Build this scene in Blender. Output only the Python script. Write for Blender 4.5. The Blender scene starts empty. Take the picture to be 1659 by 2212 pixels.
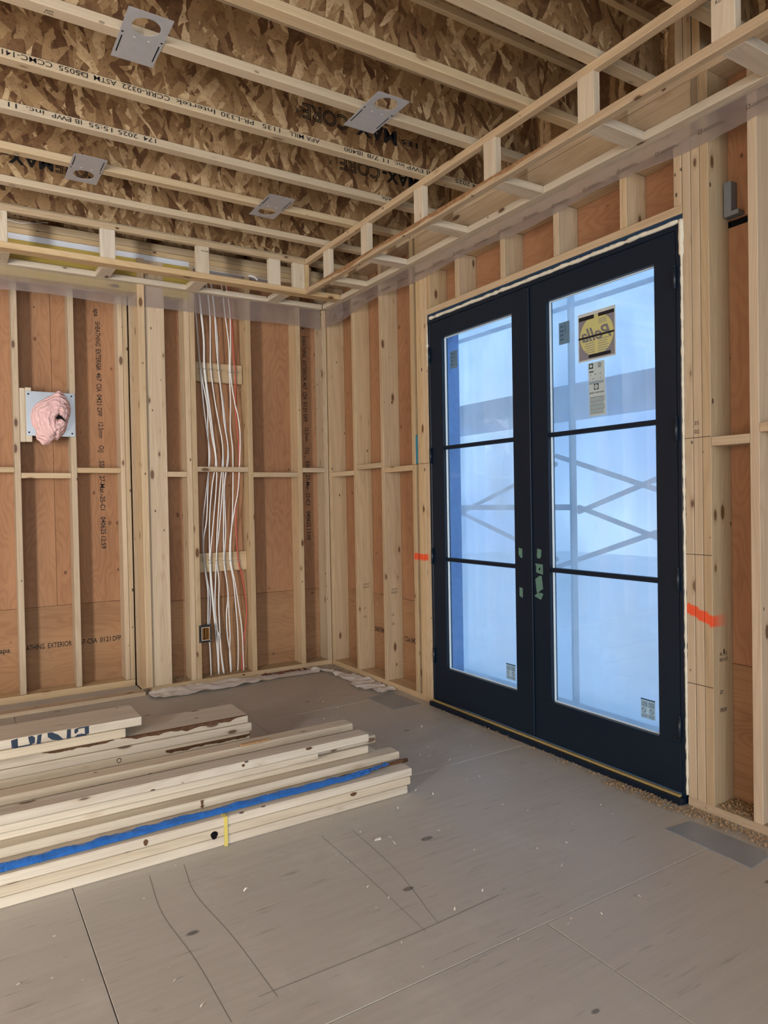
import bpy, bmesh, math, random
from mathutils import Vector, Matrix, noise
random.seed(7)
S = bpy.context.scene
COL = S.collection

# ------------------------------------------------------------------ camera
F_PX, W_PX, H_PX = 1519.4, 1659, 2212
yaw, pitch, roll = 0.55962, -0.01585, -0.0181
fw = Vector((math.sin(yaw)*math.cos(pitch), math.cos(yaw)*math.cos(pitch), math.sin(pitch)))
rt = Vector((math.cos(yaw), -math.sin(yaw), 0)); up = rt.cross(fw)
r2 = math.cos(roll)*rt + math.sin(roll)*up; u2 = -math.sin(roll)*rt + math.cos(roll)*up
cam = bpy.data.cameras.new('camera'); camo = bpy.data.objects.new('camera', cam); COL.objects.link(camo)
camo.matrix_world = Matrix(((r2.x, u2.x, -fw.x, -2.6847), (r2.y, u2.y, -fw.y, -5.1258), (r2.z, u2.z, -fw.z, 1.3335), (0, 0, 0, 1)))
cam.sensor_fit = 'VERTICAL'; cam.sensor_height = 24.0; cam.lens = F_PX/H_PX*24.0
cam.clip_start = 0.05; cam.clip_end = 200
S.camera = camo

# ------------------------------------------------------------------ world: overcast bluish sky
w = bpy.data.worlds.new('sky'); S.world = w; w.use_nodes = True
nt = w.node_tree; nt.nodes.clear()
wo = nt.nodes.new('ShaderNodeOutputWorld'); bg = nt.nodes.new('ShaderNodeBackground')
tc = nt.nodes.new('ShaderNodeTexCoord'); nz = nt.nodes.new('ShaderNodeTexNoise'); cr = nt.nodes.new('ShaderNodeValToRGB')
nz.inputs['Scale'].default_value = 3.2; nz.inputs['Detail'].default_value = 3; nz.inputs['Roughness'].default_value = .5
cr.color_ramp.elements[0].position = .36; cr.color_ramp.elements[0].color = (.20, .42, .88, 1)
cr.color_ramp.elements[1].position = .68; cr.color_ramp.elements[1].color = (.62, .90, 1.0, 1)
nt.links.new(tc.outputs['Generated'], nz.inputs['Vector']); nt.links.new(nz.outputs['Fac'], cr.inputs['Fac'])
nt.links.new(cr.outputs['Color'], bg.inputs['Color']); nt.links.new(bg.outputs['Background'], wo.inputs['Surface'])
bg.inputs['Strength'].default_value = 2.9

# ------------------------------------------------------------------ daylight through the opening beside the camera, added fill from behind
def area(name, loc, rot, sx, sy, energy, color):
    l = bpy.data.lights.new(name, 'AREA'); l.shape = 'RECTANGLE'; l.size = sx; l.size_y = sy
    l.energy = energy; l.color = color
    o = bpy.data.objects.new(name, l); COL.objects.link(o); o.location = loc; o.rotation_euler = rot
    return o
# tall glazed opening in the stepped wall to the left of the camera
area('daylight_left_opening', (-6.35, -5.32, 1.25), (math.pi/2, 0, 0), .85, 2.2, 640, (1.0, .985, .96))
# added soft fill lamp behind the camera, in an invented wall opening
area('added_front_fill', (-2.9, -7.85, 1.75), (math.pi/2-.4, 0, 0), 3.8, 2.2, 190, (1.0, .985, .96))

S.cycles.use_light_tree = False; S.cycles.use_adaptive_sampling = True; S.cycles.adaptive_threshold = .07; S.cycles.adaptive_min_samples = 16; S.cycles.max_bounces = 7; S.cycles.diffuse_bounces = 4; S.cycles.glossy_bounces = 3; S.cycles.transmission_bounces = 4; S.cycles.transparent_max_bounces = 10
S.view_settings.view_transform = 'Standard'; S.view_settings.look = 'None'
S.view_settings.exposure = -0.42; S.view_settings.gamma = 1.0; S.view_settings.use_curve_mapping = False

# ------------------------------------------------------------------ materials
def new_mat(name):
    m = bpy.data.materials.new(name); m.use_nodes = True
    nt = m.node_tree; nt.nodes.clear()
    out = nt.nodes.new('ShaderNodeOutputMaterial'); b = nt.nodes.new('ShaderNodeBsdfPrincipled')
    nt.links.new(b.outputs['BSDF'], out.inputs['Surface'])
    return m, nt, b, out
class G:
    """tiny node-graph helper"""
    def __init__(s, nt): s.nt = nt
    def put(s, sock, v):
        if isinstance(v, bpy.types.NodeSocket): s.nt.links.new(v, sock)
        elif v is not None:
            if hasattr(sock.default_value, '__len__') and len(sock.default_value) == 4 and len(v) == 3: v = (*v, 1)
            sock.default_value = v
    def math(s, op, a, b=None, c=None, clamp=False):
        n = s.nt.nodes.new('ShaderNodeMath'); n.operation = op; n.use_clamp = clamp
        s.put(n.inputs[0], a)
        if b is not None: s.put(n.inputs[1], b)
        if c is not None: s.put(n.inputs[2], c)
        return n.outputs[0]
    def vmath(s, op, a, b=None):
        n = s.nt.nodes.new('ShaderNodeVectorMath'); n.operation = op; s.put(n.inputs[0], a)
        if b is not None: s.put(n.inputs[1], b)
        return n.outputs[0]
    def mix(s, f, a, b, mode='MIX'):
        n = s.nt.nodes.new('ShaderNodeMix'); n.data_type = 'RGBA'; n.blend_type = mode
        s.put(n.inputs[0], f); s.put(n.inputs[6], a); s.put(n.inputs[7], b); return n.outputs[2]
    def noise(s, v, scale=1, detail=2, rough=.5, dist=0):
        n = s.nt.nodes.new('ShaderNodeTexNoise'); s.put(n.inputs['Vector'], v)
        n.inputs['Scale'].default_value = scale; n.inputs['Detail'].default_value = detail
        n.inputs['Roughness'].default_value = rough; n.inputs['Distortion'].default_value = dist
        return n.outputs['Fac']
    def voro(s, v, scale=1):
        n = s.nt.nodes.new('ShaderNodeTexVoronoi'); s.put(n.inputs['Vector'], v); n.inputs['Scale'].default_value = scale
        return n.outputs['Distance'], n.outputs['Color']
    def sep(s, c):
        n = s.nt.nodes.new('ShaderNodeSeparateColor'); s.put(n.inputs[0], c); return n.outputs
    def ramp(s, f, stops):
        n = s.nt.nodes.new('ShaderNodeValToRGB'); e = n.color_ramp.elements
        while len(e) < len(stops): e.new(.5)
        for el, (p, c) in zip(e, stops): el.position = p; el.color = (*c, 1)
        s.put(n.inputs[0], f); return n.outputs[0]
    def objcoord(s, spread=23.0):
        t = s.nt.nodes.new('ShaderNodeTexCoord'); i = s.nt.nodes.new('ShaderNodeObjectInfo')
        c = s.nt.nodes.new('ShaderNodeCombineXYZ')
        s.put(c.inputs[0], s.math('MULTIPLY', i.outputs['Random'], spread))
        s.put(c.inputs[1], s.math('MULTIPLY', i.outputs['Random'], spread*.61))
        s.put(c.inputs[2], s.math('MULTIPLY', i.outputs['Random'], spread*.37))
        return s.vmath('ADD', t.outputs['Object'], c.outputs[0]), i.outputs['Random'], t.outputs['Object']
    def worldpos(s):
        return s.nt.nodes.new('ShaderNodeNewGeometry').outputs['Position']
    def bump(s, h, strength, dist=.002):
        n = s.nt.nodes.new('ShaderNodeBump'); n.inputs['Strength'].default_value = strength; n.inputs['Distance'].default_value = dist
        s.put(n.inputs['Height'], h); return n.outputs[0]

def wood(name, light, dark, knotc=(.10, .045, .02), vary=.22, knots=1.0, ring=.5, spray=None, rough=.62, stain=0):
    m, nt, b, out = new_mat(name); g = G(nt)
    v, rnd, raw = g.objcoord()
    fine = g.noise(g.vmath('MULTIPLY', v, (2.2, 150, 150)), 1, 3, .6)
    broad = g.noise(g.vmath('MULTIPLY', v, (1.1, 22, 22)), 1, 2)
    rn = g.noise(g.vmath('MULTIPLY', v, (.55, 9, 9)), 1, 1)
    rings = g.math('POWER', g.math('MULTIPLY_ADD', g.math('SINE', g.math('MULTIPLY', rn, 120)), .5, .5), 2.0)
    f = g.math('ADD', g.math('MULTIPLY', g.math('SUBTRACT', fine, .3), .7), g.math('MULTIPLY', rings, .45*ring))
    f = g.math('ADD', f, g.math('MULTIPLY', g.math('SUBTRACT', broad, .42), 1.1), clamp=True)
    col = g.mix(f, light, dark)
    # knots
    d, c = g.voro(g.vmath('MULTIPLY', v, (5.5, 14, 14)), 1)
    r = g.math('MULTIPLY_ADD', g.sep(c)[0], .38, -.155)
    k = g.math('MULTIPLY', g.math('SUBTRACT', r, d), 26, clamp=True)
    halo = g.math('MULTIPLY', g.math('SUBTRACT', g.math('ADD', r, .12), d), 5, clamp=True)
    halo = g.math('MULTIPLY', halo, g.math('GREATER_THAN', r, .0))
    col = g.mix(g.math('MULTIPLY', halo, .5*knots), col, (dark[0]*.75, dark[1]*.6, dark[2]*.45))
    col = g.mix(g.math('MULTIPLY', k, .85*knots), col, knotc)
    # small pin knots / nail marks
    d2, c2 = g.voro(g.vmath('MULTIPLY', v, (8, 16, 16)), 1)
    k2 = g.math('MULTIPLY', g.math('SUBTRACT', g.math('MULTIPLY_ADD', g.sep(c2)[1], .25, -.13), d2), 40, clamp=True)
    col = g.mix(g.math('MULTIPLY', k2, .9*knots), col, (.05, .025, .012))
    # streak stains
    if stain:
        st = g.math('MULTIPLY', g.math('SUBTRACT', g.noise(g.vmath('MULTIPLY', v, (1.6, 14, 14)), 1, 3, .6), .58), 5, clamp=True)
        col = g.mix(g.math('MULTIPLY', st, stain), col, (.16, .10, .06))
    tint = g.math('MULTIPLY_ADD', rnd, vary, 1 - vary*.6)
    n = nt.nodes.new('ShaderNodeHueSaturation'); g.put(n.inputs['Color'], col); g.put(n.inputs['Value'], tint)
    g.put(n.inputs['Saturation'], g.math('MULTIPLY_ADD', g.math('FRACT', g.math('MULTIPLY', rnd, 7.31)), .25, .86))
    col = n.outputs[0]
    if spray:                         # spray-paint mark: (y0,z0) -> (y1,z1) line, half width, in wall coordinates
        (y0, z0), (y1, z1), hw, tail = spray
        s = nt.nodes.new('ShaderNodeSeparateXYZ'); g.put(s.inputs[0], g.worldpos())
        L = math.hypot(y1-y0, z1-z0); ty, tz = (y1-y0)/L, (z1-z0)/L
        dy = g.math('SUBTRACT', s.outputs[1], y0); dz = g.math('SUBTRACT', s.outputs[2], z0)
        t = g.math('ADD', g.math('MULTIPLY', dy, ty), g.math('MULTIPLY', dz, tz))
        p = g.math('ABSOLUTE', g.math('SUBTRACT', g.math('MULTIPLY', dy, tz), g.math('MULTIPLY', dz, ty)))
        wob = g.math('MULTIPLY', g.math('SUBTRACT', g.noise(g.worldpos(), 60, 2), .5), .03)
        a = g.math('MULTIPLY', g.math('SUBTRACT', hw, g.math('ADD', p, wob)), 140, clamp=True)
        e0 = g.math('MULTIPLY', g.math('ADD', t, g.math('ADD', .004, wob)), 90, clamp=True)
        e1 = g.math('MULTIPLY', g.math('SUBTRACT', g.math('ADD', L, wob), t), tail, clamp=True)
        a = g.math('MULTIPLY', a, g.math('MULTIPLY', e0, e1))
        xx = g.math('MULTIPLY_ADD', s.outputs[0], -9, 1.0, clamp=True)
        col = g.mix(g.math('MULTIPLY', g.math('MULTIPLY', a, xx), .93), col, (.80, .075, .015))
    g.put(b.inputs['Base Color'], col); b.inputs['Roughness'].default_value = rough
    b.inputs['Specular IOR Level'].default_value = .3
    g.put(b.inputs['Normal'], g.bump(fine, .12))
    return m

def plywood(name, light, dark, knots=.8, ring=1.0):
    m, nt, b, out = new_mat(name); g = G(nt)
    v, rnd, raw = g.objcoord()
    rn = g.noise(g.vmath('MULTIPLY', v, (1.3, 5, 5)), 1, 2, .5)
    rings = g.math('POWER', g.math('MULTIPLY_ADD', g.math('SINE', g.math('MULTIPLY', rn, 110)), .5, .5), 1.6)
    fine = g.noise(g.vmath('MULTIPLY', v, (3, 120, 120)), 1, 3, .6)
    broad = g.noise(g.vmath('MULTIPLY', v, (.8, 5, 5)), 1, 2)
    f = g.math('ADD', g.math('MULTIPLY', rings, .24*ring), g.math('MULTIPLY', g.math('SUBTRACT', fine, .35), .5))
    f = g.math('ADD', f, g.math('MULTIPLY', g.math('SUBTRACT', broad, .45), 1.3), clamp=True)
    col = g.mix(f, light, dark)
    d, c = g.voro(g.vmath('MULTIPLY', v, (8.5, 12.5, 12.5)), 1)
    r = g.math('MULTIPLY_ADD', g.sep(c)[0], .26, -.10)
    k = g.math('MULTIPLY', g.math('SUBTRACT', r, d), 30, clamp=True)
    inner = g.math('MULTIPLY', g.math('SUBTRACT', g.math('MULTIPLY', r, .6), d), 40, clamp=True)
    col = g.mix(g.math('MULTIPLY', k, .9*knots), col, (.035, .014, .008))
    col = g.mix(g.math('MULTIPLY', inner, .8*knots), col, (.30, .13, .06))
    g.put(b.inputs['Base Color'], col); b.inputs['Roughness'].default_value = .7
    b.inputs['Specular IOR Level'].default_value = .25
    return m

def osb(name, normal_axis):
    m, nt, b, out = new_mat(name); g = G(nt)
    v, rnd, raw = g.objcoord()
    warp = nt.nodes.new('ShaderNodeTexNoise'); g.put(warp.inputs['Vector'], v); warp.inputs['Scale'].default_value = 14; warp.inputs['Detail'].default_value = 2
    v = g.vmath('ADD', v, g.vmath('MULTIPLY', g.vmath('SUBTRACT', warp.outputs['Color'], (.5, .5, .5)), (.03, .03, .03)))
    shade = prio = None
    for i, (ang, sc) in enumerate(((1.35, (5, 26)), (.8, (7, 30)), (2.2, (6.5, 30)), (1.75, (4.5, 22)))):
        mp = nt.nodes.new('ShaderNodeMapping'); mp.vector_type = 'TEXTURE'; g.put(mp.inputs['Vector'], v)
        if normal_axis == 'Y': mp.inputs['Rotation'].default_value = (0, ang, 0); mp.inputs['Scale'].default_value = (1/sc[0], 1, 1/sc[1])
        else: mp.inputs['Rotation'].default_value = (0, 0, ang); mp.inputs['Scale'].default_value = (1/sc[0], 1/sc[1], 1)
        mp.inputs['Location'].default_value = (i*3.7, i*1.3, i*5.1)
        d, c = g.voro(mp.outputs[0], 1); s = g.sep(c)
        sh = s[0]
        pr = g.math('SUBTRACT', s[1], g.math('MULTIPLY', d, .35))
        if shade is None: shade, prio = sh, pr
        else:
            gt = g.math('GREATER_THAN', pr, prio)
            mx = nt.nodes.new('ShaderNodeMix'); g.put(mx.inputs[0], gt); g.put(mx.inputs[2], shade); g.put(mx.inputs[3], sh); shade = mx.outputs[0]
            prio = g.math('MAXIMUM', pr, prio)
    shade = g.math('ADD', shade, g.math('MULTIPLY', g.math('SUBTRACT', g.noise(v, 26, 3, .7), .5), .55))
    speck = g.math('MULTIPLY', g.math('SUBTRACT', g.noise(v, 90, 2), .60), 7, clamp=True)
    col = g.ramp(shade, ((.0, (.095, .042, .018)), (.2, (.19, .10, .043)), (.5, (.28, .165, .074)), (.8, (.37, .23, .11)), (1.0, (.58, .41, .225))))
    col = g.mix(g.math('MULTIPLY', speck, .7), col, (.06, .028, .012))
    g.put(b.inputs['Base Color'], col); b.inputs['Roughness'].default_value = .6
    b.inputs['Specular IOR Level'].default_value = .3
    return m

def plain(name, col, rough=.5, metal=0, spec=.5, mottled=0, scale=20, alpha=None):
    m, nt, b, out = new_mat(name); g = G(nt)
    if mottled:
        v, rnd, raw = g.objcoord()
        n = g.noise(v, scale, 3)
        c = g.mix(n, tuple(x*(1-mottled) for x in col), tuple(min(1, x*(1+mottled)) for x in col)); g.put(b.inputs['Base Color'], c)
    else: b.inputs['Base Color'].default_value = (*col, 1)
    b.inputs['Roughness'].default_value = rough; b.inputs['Metallic'].default_value = metal
    b.inputs['Specular IOR Level'].default_value = spec
    return m

def film(name, col, clear, rough=.25, wrinkle=(8, 8, 8), gloss=.05, sides=.5, vary=.35):
    """thin plastic sheet: part clear, part milky (diffuse reflect + transmit), a little gloss"""
    m, nt, b, out = new_mat(name); nt.nodes.remove(b); g = G(nt)
    tr = nt.nodes.new('ShaderNodeBsdfTransparent'); di = nt.nodes.new('ShaderNodeBsdfDiffuse'); tl = nt.nodes.new('ShaderNodeBsdfTranslucent')
    gl = nt.nodes.new('ShaderNodeBsdfGlossy'); gl.inputs['Roughness'].default_value = rough
    tr.inputs['Color'].default_value = (.96, .97, 1, 1)
    di.inputs['Color'].default_value = (*col, 1); tl.inputs['Color'].default_value = (*col, 1)
    m1 = nt.nodes.new('ShaderNodeMixShader'); m1.inputs[0].default_value = sides
    nt.links.new(di.outputs[0], m1.inputs[1]); nt.links.new(tl.outputs[0], m1.inputs[2])
    m2 = nt.nodes.new('ShaderNodeMixShader'); nt.links.new(m1.outputs[0], m2.inputs[1]); nt.links.new(tr.outputs[0], m2.inputs[2])
    v, rnd, raw = g.objcoord()
    n = g.noise(g.vmath('MULTIPLY', v, wrinkle), 1, 3)
    g.put(m2.inputs[0], g.math('MULTIPLY_ADD', g.math('SUBTRACT', n, .5), vary, clear, clamp=True))
    m3 = nt.nodes.new('ShaderNodeMixShader'); m3.inputs[0].default_value = gloss
    nt.links.new(m2.outputs[0], m3.inputs[1]); nt.links.new(gl.outputs[0], m3.inputs[2])
    nt.links.new(m3.outputs[0], out.inputs['Surface'])
    return m

def glassmat(name):
    m, nt, b, out = new_mat(name); nt.nodes.remove(b)
    tr = nt.nodes.new('ShaderNodeBsdfTransparent'); gl = nt.nodes.new('ShaderNodeBsdfGlossy'); gl.inputs['Roughness'].default_value = .02
    tr.inputs['Color'].default_value = (.95, .97, .98, 1)
    g = G(nt); lw = nt.nodes.new('ShaderNodeLayerWeight'); lw.inputs['Blend'].default_value = .5      # Schlick reflectance of a thin pane
    mx = nt.nodes.new('ShaderNodeMixShader'); g.put(mx.inputs[0], g.math('MULTIPLY_ADD', g.math('POWER', lw.outputs['Facing'], 5.0), .9, .04, clamp=True))
    nt.links.new(tr.outputs[0], mx.inputs[1]); nt.links.new(gl.outputs[0], mx.inputs[2]); nt.links.new(mx.outputs[0], out.inputs['Surface'])
    return m

def floormat():
    m, nt, b, out = new_mat('subfloor_plywood'); g = G(nt)
    v, rnd, raw = g.objcoord()
    streak = g.noise(g.vmath('MULTIPLY', v, (2.2, 42, 1)), 1, 4, .65)
    dark = g.math('MULTIPLY', g.math('SUBTRACT', g.noise(g.vmath('MULTIPLY', v, (5, 60, 1)), 1, 3, .6), .63), 6, clamp=True)
    broad = g.noise(v, 1.6, 4, .6)
    col = g.mix(streak, (.365, .325, .27), (.53, .49, .425))
    col = g.mix(g.math('MULTIPLY', g.math('SUBTRACT', broad, .35), 1.6, clamp=True), col, (.47, .43, .37))
    col = g.mix(g.math('MULTIPLY', dark, .75), col, (.17, .14, .115))
    dust = g.math('MULTIPLY', g.math('SUBTRACT', g.noise(v, 2.7, 6, .7), .55), 4.5, clamp=True)
    col = g.mix(g.math('MULTIPLY', dust, .35), col, (.68, .64, .58))
    d, c = g.voro(g.vmath('MULTIPLY', v, (4.2, 8, 1)), 1)
    r = g.math('MULTIPLY_ADD', g.sep(c)[0], .26, -.12)
    k = g.math('MULTIPLY', g.math('SUBTRACT', r, d), 30, clamp=True)
    k2 = g.math('MULTIPLY', g.math('SUBTRACT', g.math('MULTIPLY', r, .55), d), 40, clamp=True)
    col = g.mix(g.math('MULTIPLY', k, .75), col, (.075, .06, .05))
    col = g.mix(g.math('MULTIPLY', k2, .7), col, (.24, .2, .165))
    g.put(b.inputs['Base Color'], col)
    g.put(b.inputs['Roughness'], g.math('MULTIPLY_ADD', streak, .25, .36))
    b.inputs['Specular IOR Level'].default_value = .45
    g.put(b.inputs['Normal'], g.bump(streak, .12))
    return m

def pinkmat():
    m, nt, b, out = new_mat('pink_glass_wool'); g = G(nt)
    v, rnd, raw = g.objcoord(0)
    ln = nt.nodes.new('ShaderNodeVectorMath'); ln.operation = 'LENGTH'; g.put(ln.inputs[0], g.vmath('ADD', v, (-.03, 0, .02)))
    n = g.noise(v, 11, 2); fib = g.math('SINE', g.math('ADD', g.math('MULTIPLY', ln.outputs['Value'], 210), g.math('MULTIPLY', n, 26)))
    fine = g.noise(v, 160, 3)
    col = g.mix(g.math('MULTIPLY_ADD', fib, .35, .5), (.66, .37, .35), (.80, .53, .50))
    col = g.mix(g.math('MULTIPLY', fine, .4), col, (.84, .62, .57))
    g.put(b.inputs['Base Color'], col); b.inputs['Roughness'].default_value = .95; b.inputs['Specular IOR Level'].default_value = .1
    g.put(b.inputs['Normal'], g.bump(g.math('ADD', fib, g.math('MULTIPLY', fine, 1.2)), .7, .004))
    return m

M = {}
M['stud'] = wood('spruce_stud', (.565, .425, .265), (.375, .25, .137))
M['stud_spray_left'] = wood('spruce_stud_orange_left', (.565, .425, .265), (.375, .25, .137), spray=((-1.214, .955), (-1.385, .957), .024, 60))
M['stud_spray_right'] = wood('spruce_stud_orange_right', (.53, .405, .26), (.365, .255, .145), spray=((-3.262, .858), (-3.43, .79), .025, 26))
M['rail'] = wood('spruce_rail', (.57, .43, .265), (.39, .26, .14))
M['pile'] = wood('pale_planed_spruce', (.66, .565, .43), (.45, .36, .25), ring=.5, vary=.12, stain=.35)
M['flange'] = wood('joist_flange_lumber', (.58, .45, .285), (.42, .30, .17), knots=.6, ring=.3, vary=.12)
M['yellow'] = wood('yellow_treated_lumber', (.55, .40, .07), (.40, .27, .04), vary=.05)
M['ply'] = plywood('fir_sheathing', (.37, .19, .095), (.21, .092, .044))
M['ply_low'] = plywood('fir_sheathing_lower', (.345, .19, .093), (.20, .09, .043))
M['ply_room'] = plywood('fir_sheathing_room', (.48, .33, .2), (.33, .2, .11))
M['osb_web'] = osb('osb_web', 'Y'); M['osb_deck'] = osb('osb_deck', 'Z'); M['osb_rim'] = osb('osb_rim', 'Y')
M['floor'] = floormat()
M['navy'] = plain('navy_black_paint', (.0038, .0110, .0235), .38, 0, .35)
M['navy2'] = plain('dark_navy_hinge', (.010, .018, .03), .35, 0, .5)
M['brass'] = plain('yellow_sill_strip', (.36, .26, .10), .45)
M['spacer'] = plain('pale_glazing_bead', (.62, .70, .74), .35, 0, .5)
M['glass'] = glassmat('window_glass')
M['alu'] = plain('galvanised_plate', (.44, .44, .45), .5, .2, .5, .08, 30)
M['steel'] = plain('bright_sheet_metal', (.40, .42, .44), .38, .7, .5, .12, 9)
M['flash'] = plain('grey_flashing', (.31, .335, .355), .45, .3, .5, .14, 9)
M['bracket'] = plain('grey_bracket', (.21, .23, .245), .5, .4, .5, .1, 40)
M['dark'] = plain('black_shade_and_knot', (.006, .006, .007), .9, 0, .1)  # near-black: painted shade for gaps and holes, also black knots
M['ink'] = plain('black_ink', (.022, .020, .020), .8, 0, .1)
M['ink_brown'] = plain('faded_ink', (.07, .042, .03), .8, 0, .1)
M['stencil'] = plain('blue_black_stencil', (.035, .047, .07), .8, 0, .1)
M['cable'] = plain('white_cable_sheath', (.76, .75, .72), .4)
M['cable_grey'] = plain('grey_cable_sheath', (.46, .45, .45), .4)
M['cable_red'] = plain('red_cable_sheath', (.50, .075, .05), .4)
M['staple'] = plain('zinc_staple', (.55, .55, .55), .35, .8)
M['box_black'] = plain('black_plastic_box', (.012, .012, .014), .45)
M['box_tan'] = plain('tan_plastic_box', (.36, .17, .035), .5)
M['box_rim'] = plain('pale_box_rim', (.66, .50, .36), .5)
M['pink'] = pinkmat()
M['foam'] = plain('cream_spray_foam', (.70, .655, .53), .75, 0, .25, .12, 60)
M['foam_grey'] = plain('grey_gasket', (.22, .22, .22), .8, 0, .2, .15, 60)
M['blue_membrane'] = plain('dark_blue_membrane', (.012, .04, .085), .45, 0, .4, .3, 30)
M['poly'] = film('milky_vapour_barrier', (.52, .45, .42), .50, wrinkle=(5, 5, 5), gloss=.05)
M['ext_poly'] = film('exterior_plastic_sheet', (.84, .90, .96), .24, rough=.2, wrinkle=(1.5, 2.6, 1.6), gloss=.03, vary=.75)
M['reveal'] = plain('blue_house_wrap', (.22, .38, .68), .5, 0, .3, .15, 25)
M['scaf'] = plain('scaffold_tube', (.10, .17, .27), .5, .2)
M['plank'] = plain('scaffold_plank', (.13, .22, .40), .7, 0, .3, .15, 10)
M['ground'] = plain('pale_ground', (.60, .66, .74), .9, 0, .1, .2, 1.2)
M['tape_green'] = plain('green_masking_tape', (.115, .215, .165), .65, 0, .2, .10, 60)
M['tape_teal'] = plain('teal_tape', (.03, .19, .27), .6)
M['blue_wrap'] = plain('blue_plastic_wrap', (.025, .125, .40), .3, 0, .5, .3, 40)
M['strap_yellow'] = plain('yellow_strap', (.66, .53, .12), .45)
M['bark'] = plain('brown_bark', (.115, .058, .03), .9, 0, .1, .55, 45)
M['bark_light'] = plain('light_bark', (.30, .165, .08), .9, 0, .1, .5, 45)
M['sliver'] = plain('wood_sliver', (.45, .27, .13), .8, 0, .2, .3, 60)
M['membrane'] = plain('dusty_white_membrane', (.76, .71, .66), .75, 0, .2, .2, 14)
M['red_print'] = plain('faded_red_print', (.20, .055, .045), .85, 0, .1, .3, 60)
M['shaving'] = plain('wood_shaving', (.46, .31, .175), .9, 0, .1)
M['chip'] = plain('pale_chip', (.70, .64, .54), .9, 0, .1)
M['paper'] = plain('sticker_paper', (.52, .56, .54), .6); M['paper_grey'] = plain('sticker_grey', (.20, .195, .225), .6)
M['paper_yellow'] = plain('sticker_yellow', (.52, .50, .20), .6); M['paper_strip'] = plain('sticker_pale', (.44, .53, .54), .6)
M['paper_blue'] = plain('sticker_blue_grey', (.11, .20, .29), .6); M['script_grey'] = plain('sticker_script', (.17, .165, .17), .6)
M['paper_info'] = plain('sticker_info', (.36, .56, .72), .6); M['ink_blue'] = plain('sticker_ink_blue', (.045, .11, .20), .6)
M['white_pipe'] = plain('white_foam_strip', (.68, .70, .74), .5)
M['light_block'] = plain('black_light_block', (.02, .02, .02), .9, 0, .1)
M['film_print'] = plain('faint_film_print', (.10, .08, .07), .8, 0, .1)
M['pencil'] = plain('pencil_line', (.17, .15, .13), .9, 0, .1)

# ------------------------------------------------------------------ helpers
MW = {}
def link(name, data, mw, parent=None):
    o = bpy.data.objects.new(name, data); COL.objects.link(o)
    MW[o.name] = mw
    if parent is not None:
        o.parent = parent; o.matrix_parent_inverse = MW[parent.name].inverted()
    o.matrix_basis = mw
    return o
def tag(o, label=None, cat=None, group=None, kind=None):
    if label: o['label'] = label
    if cat: o['category'] = cat
    if group: o['group'] = group
    if kind: o['kind'] = kind
    return o
def empty(name, loc, parent=None):
    o = link(name, None, Matrix.Translation(loc), parent); o.empty_display_size = .1
    return o
AX = {'x': Matrix(((1, 0, 0), (0, 1, 0), (0, 0, 1))), 'y': Matrix(((0, 0, 1), (1, 0, 0), (0, 1, 0))), 'z': Matrix(((0, 1, 0), (0, 0, 1), (1, 0, 0)))}
BOXES = {}
def boxmesh(dx, dy, dz, bev, mat):
    key = (round(dx, 4), round(dy, 4), round(dz, 4), bev, mat.name)
    if key in BOXES: return BOXES[key]
    bm = bmesh.new(); bmesh.ops.create_cube(bm, size=1)
    bmesh.ops.scale(bm, vec=(dx, dy, dz), verts=bm.verts)
    if bev > 0: bmesh.ops.bevel(bm, geom=bm.edges[:], offset=min(bev, .3*min(dx, dy, dz)), segments=1, affect='EDGES')
    me = bpy.data.meshes.new('board'); bm.to_mesh(me); bm.free(); me.materials.append(mat); BOXES[key] = me
    return me
def box(name, x, y, z, mat, parent=None, bev=.002, axis=None, rotz=0.0):
    """board spanning x=(x0,x1) y=(y0,y1) z=(z0,z1); grain runs along local X = the longest side"""
    d = {'x': abs(x[1]-x[0]), 'y': abs(y[1]-y[0]), 'z': abs(z[1]-z[0])}
    a = axis or max(d, key=d.get)
    R = AX[a]; order = {'x': 'xyz', 'y': 'yzx', 'z': 'zxy'}[a]
    me = boxmesh(d[order[0]], d[order[1]], d[order[2]], bev, mat if not isinstance(mat, str) else M[mat])
    c = Vector(((x[0]+x[1])/2, (y[0]+y[1])/2, (z[0]+z[1])/2))
    mw = Matrix.Translation(c) @ Matrix.Rotation(rotz, 4, 'Z') @ R.to_4x4()
    return link(name, me, mw, parent)
def meshobj(name, verts, faces, mat, parent=None, smooth=False, origin=None):
    o0 = Vector(origin) if origin is not None else Vector([sum(v[i] for v in verts)/len(verts) for i in range(3)])
    me = bpy.data.meshes.new(name); me.from_pydata([tuple(Vector(v)-o0) for v in verts], [], faces); me.update()
    me.materials.append(M[mat] if isinstance(mat, str) else mat)
    if smooth:
        for p in me.polygons: p.use_smooth = True
    return link(name, me, Matrix.Translation(o0), parent)
def prism(name, poly, plane, d0, d1, mat, parent=None):
    """flat polygon given as 2D points on plane 'x' (y,z), 'y' (x,z) or 'z' (x,y), extruded from d0 to d1"""
    def P(p, d): return {'x': (d, p[0], p[1]), 'y': (p[0], d, p[1]), 'z': (p[0], p[1], d)}[plane]
    n = len(poly); V = [P(p, d0) for p in poly] + [P(p, d1) for p in poly]
    F = [tuple(range(n)), tuple(range(2*n-1, n-1, -1))] + [(i, i+n, (i+1) % n+n, (i+1) % n) for i in range(n)]
    o = meshobj(name, V, F, mat, parent)
    bm = bmesh.new(); bm.from_mesh(o.data); bmesh.ops.recalc_face_normals(bm, faces=bm.faces); bm.to_mesh(o.data); bm.free()
    return o
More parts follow.
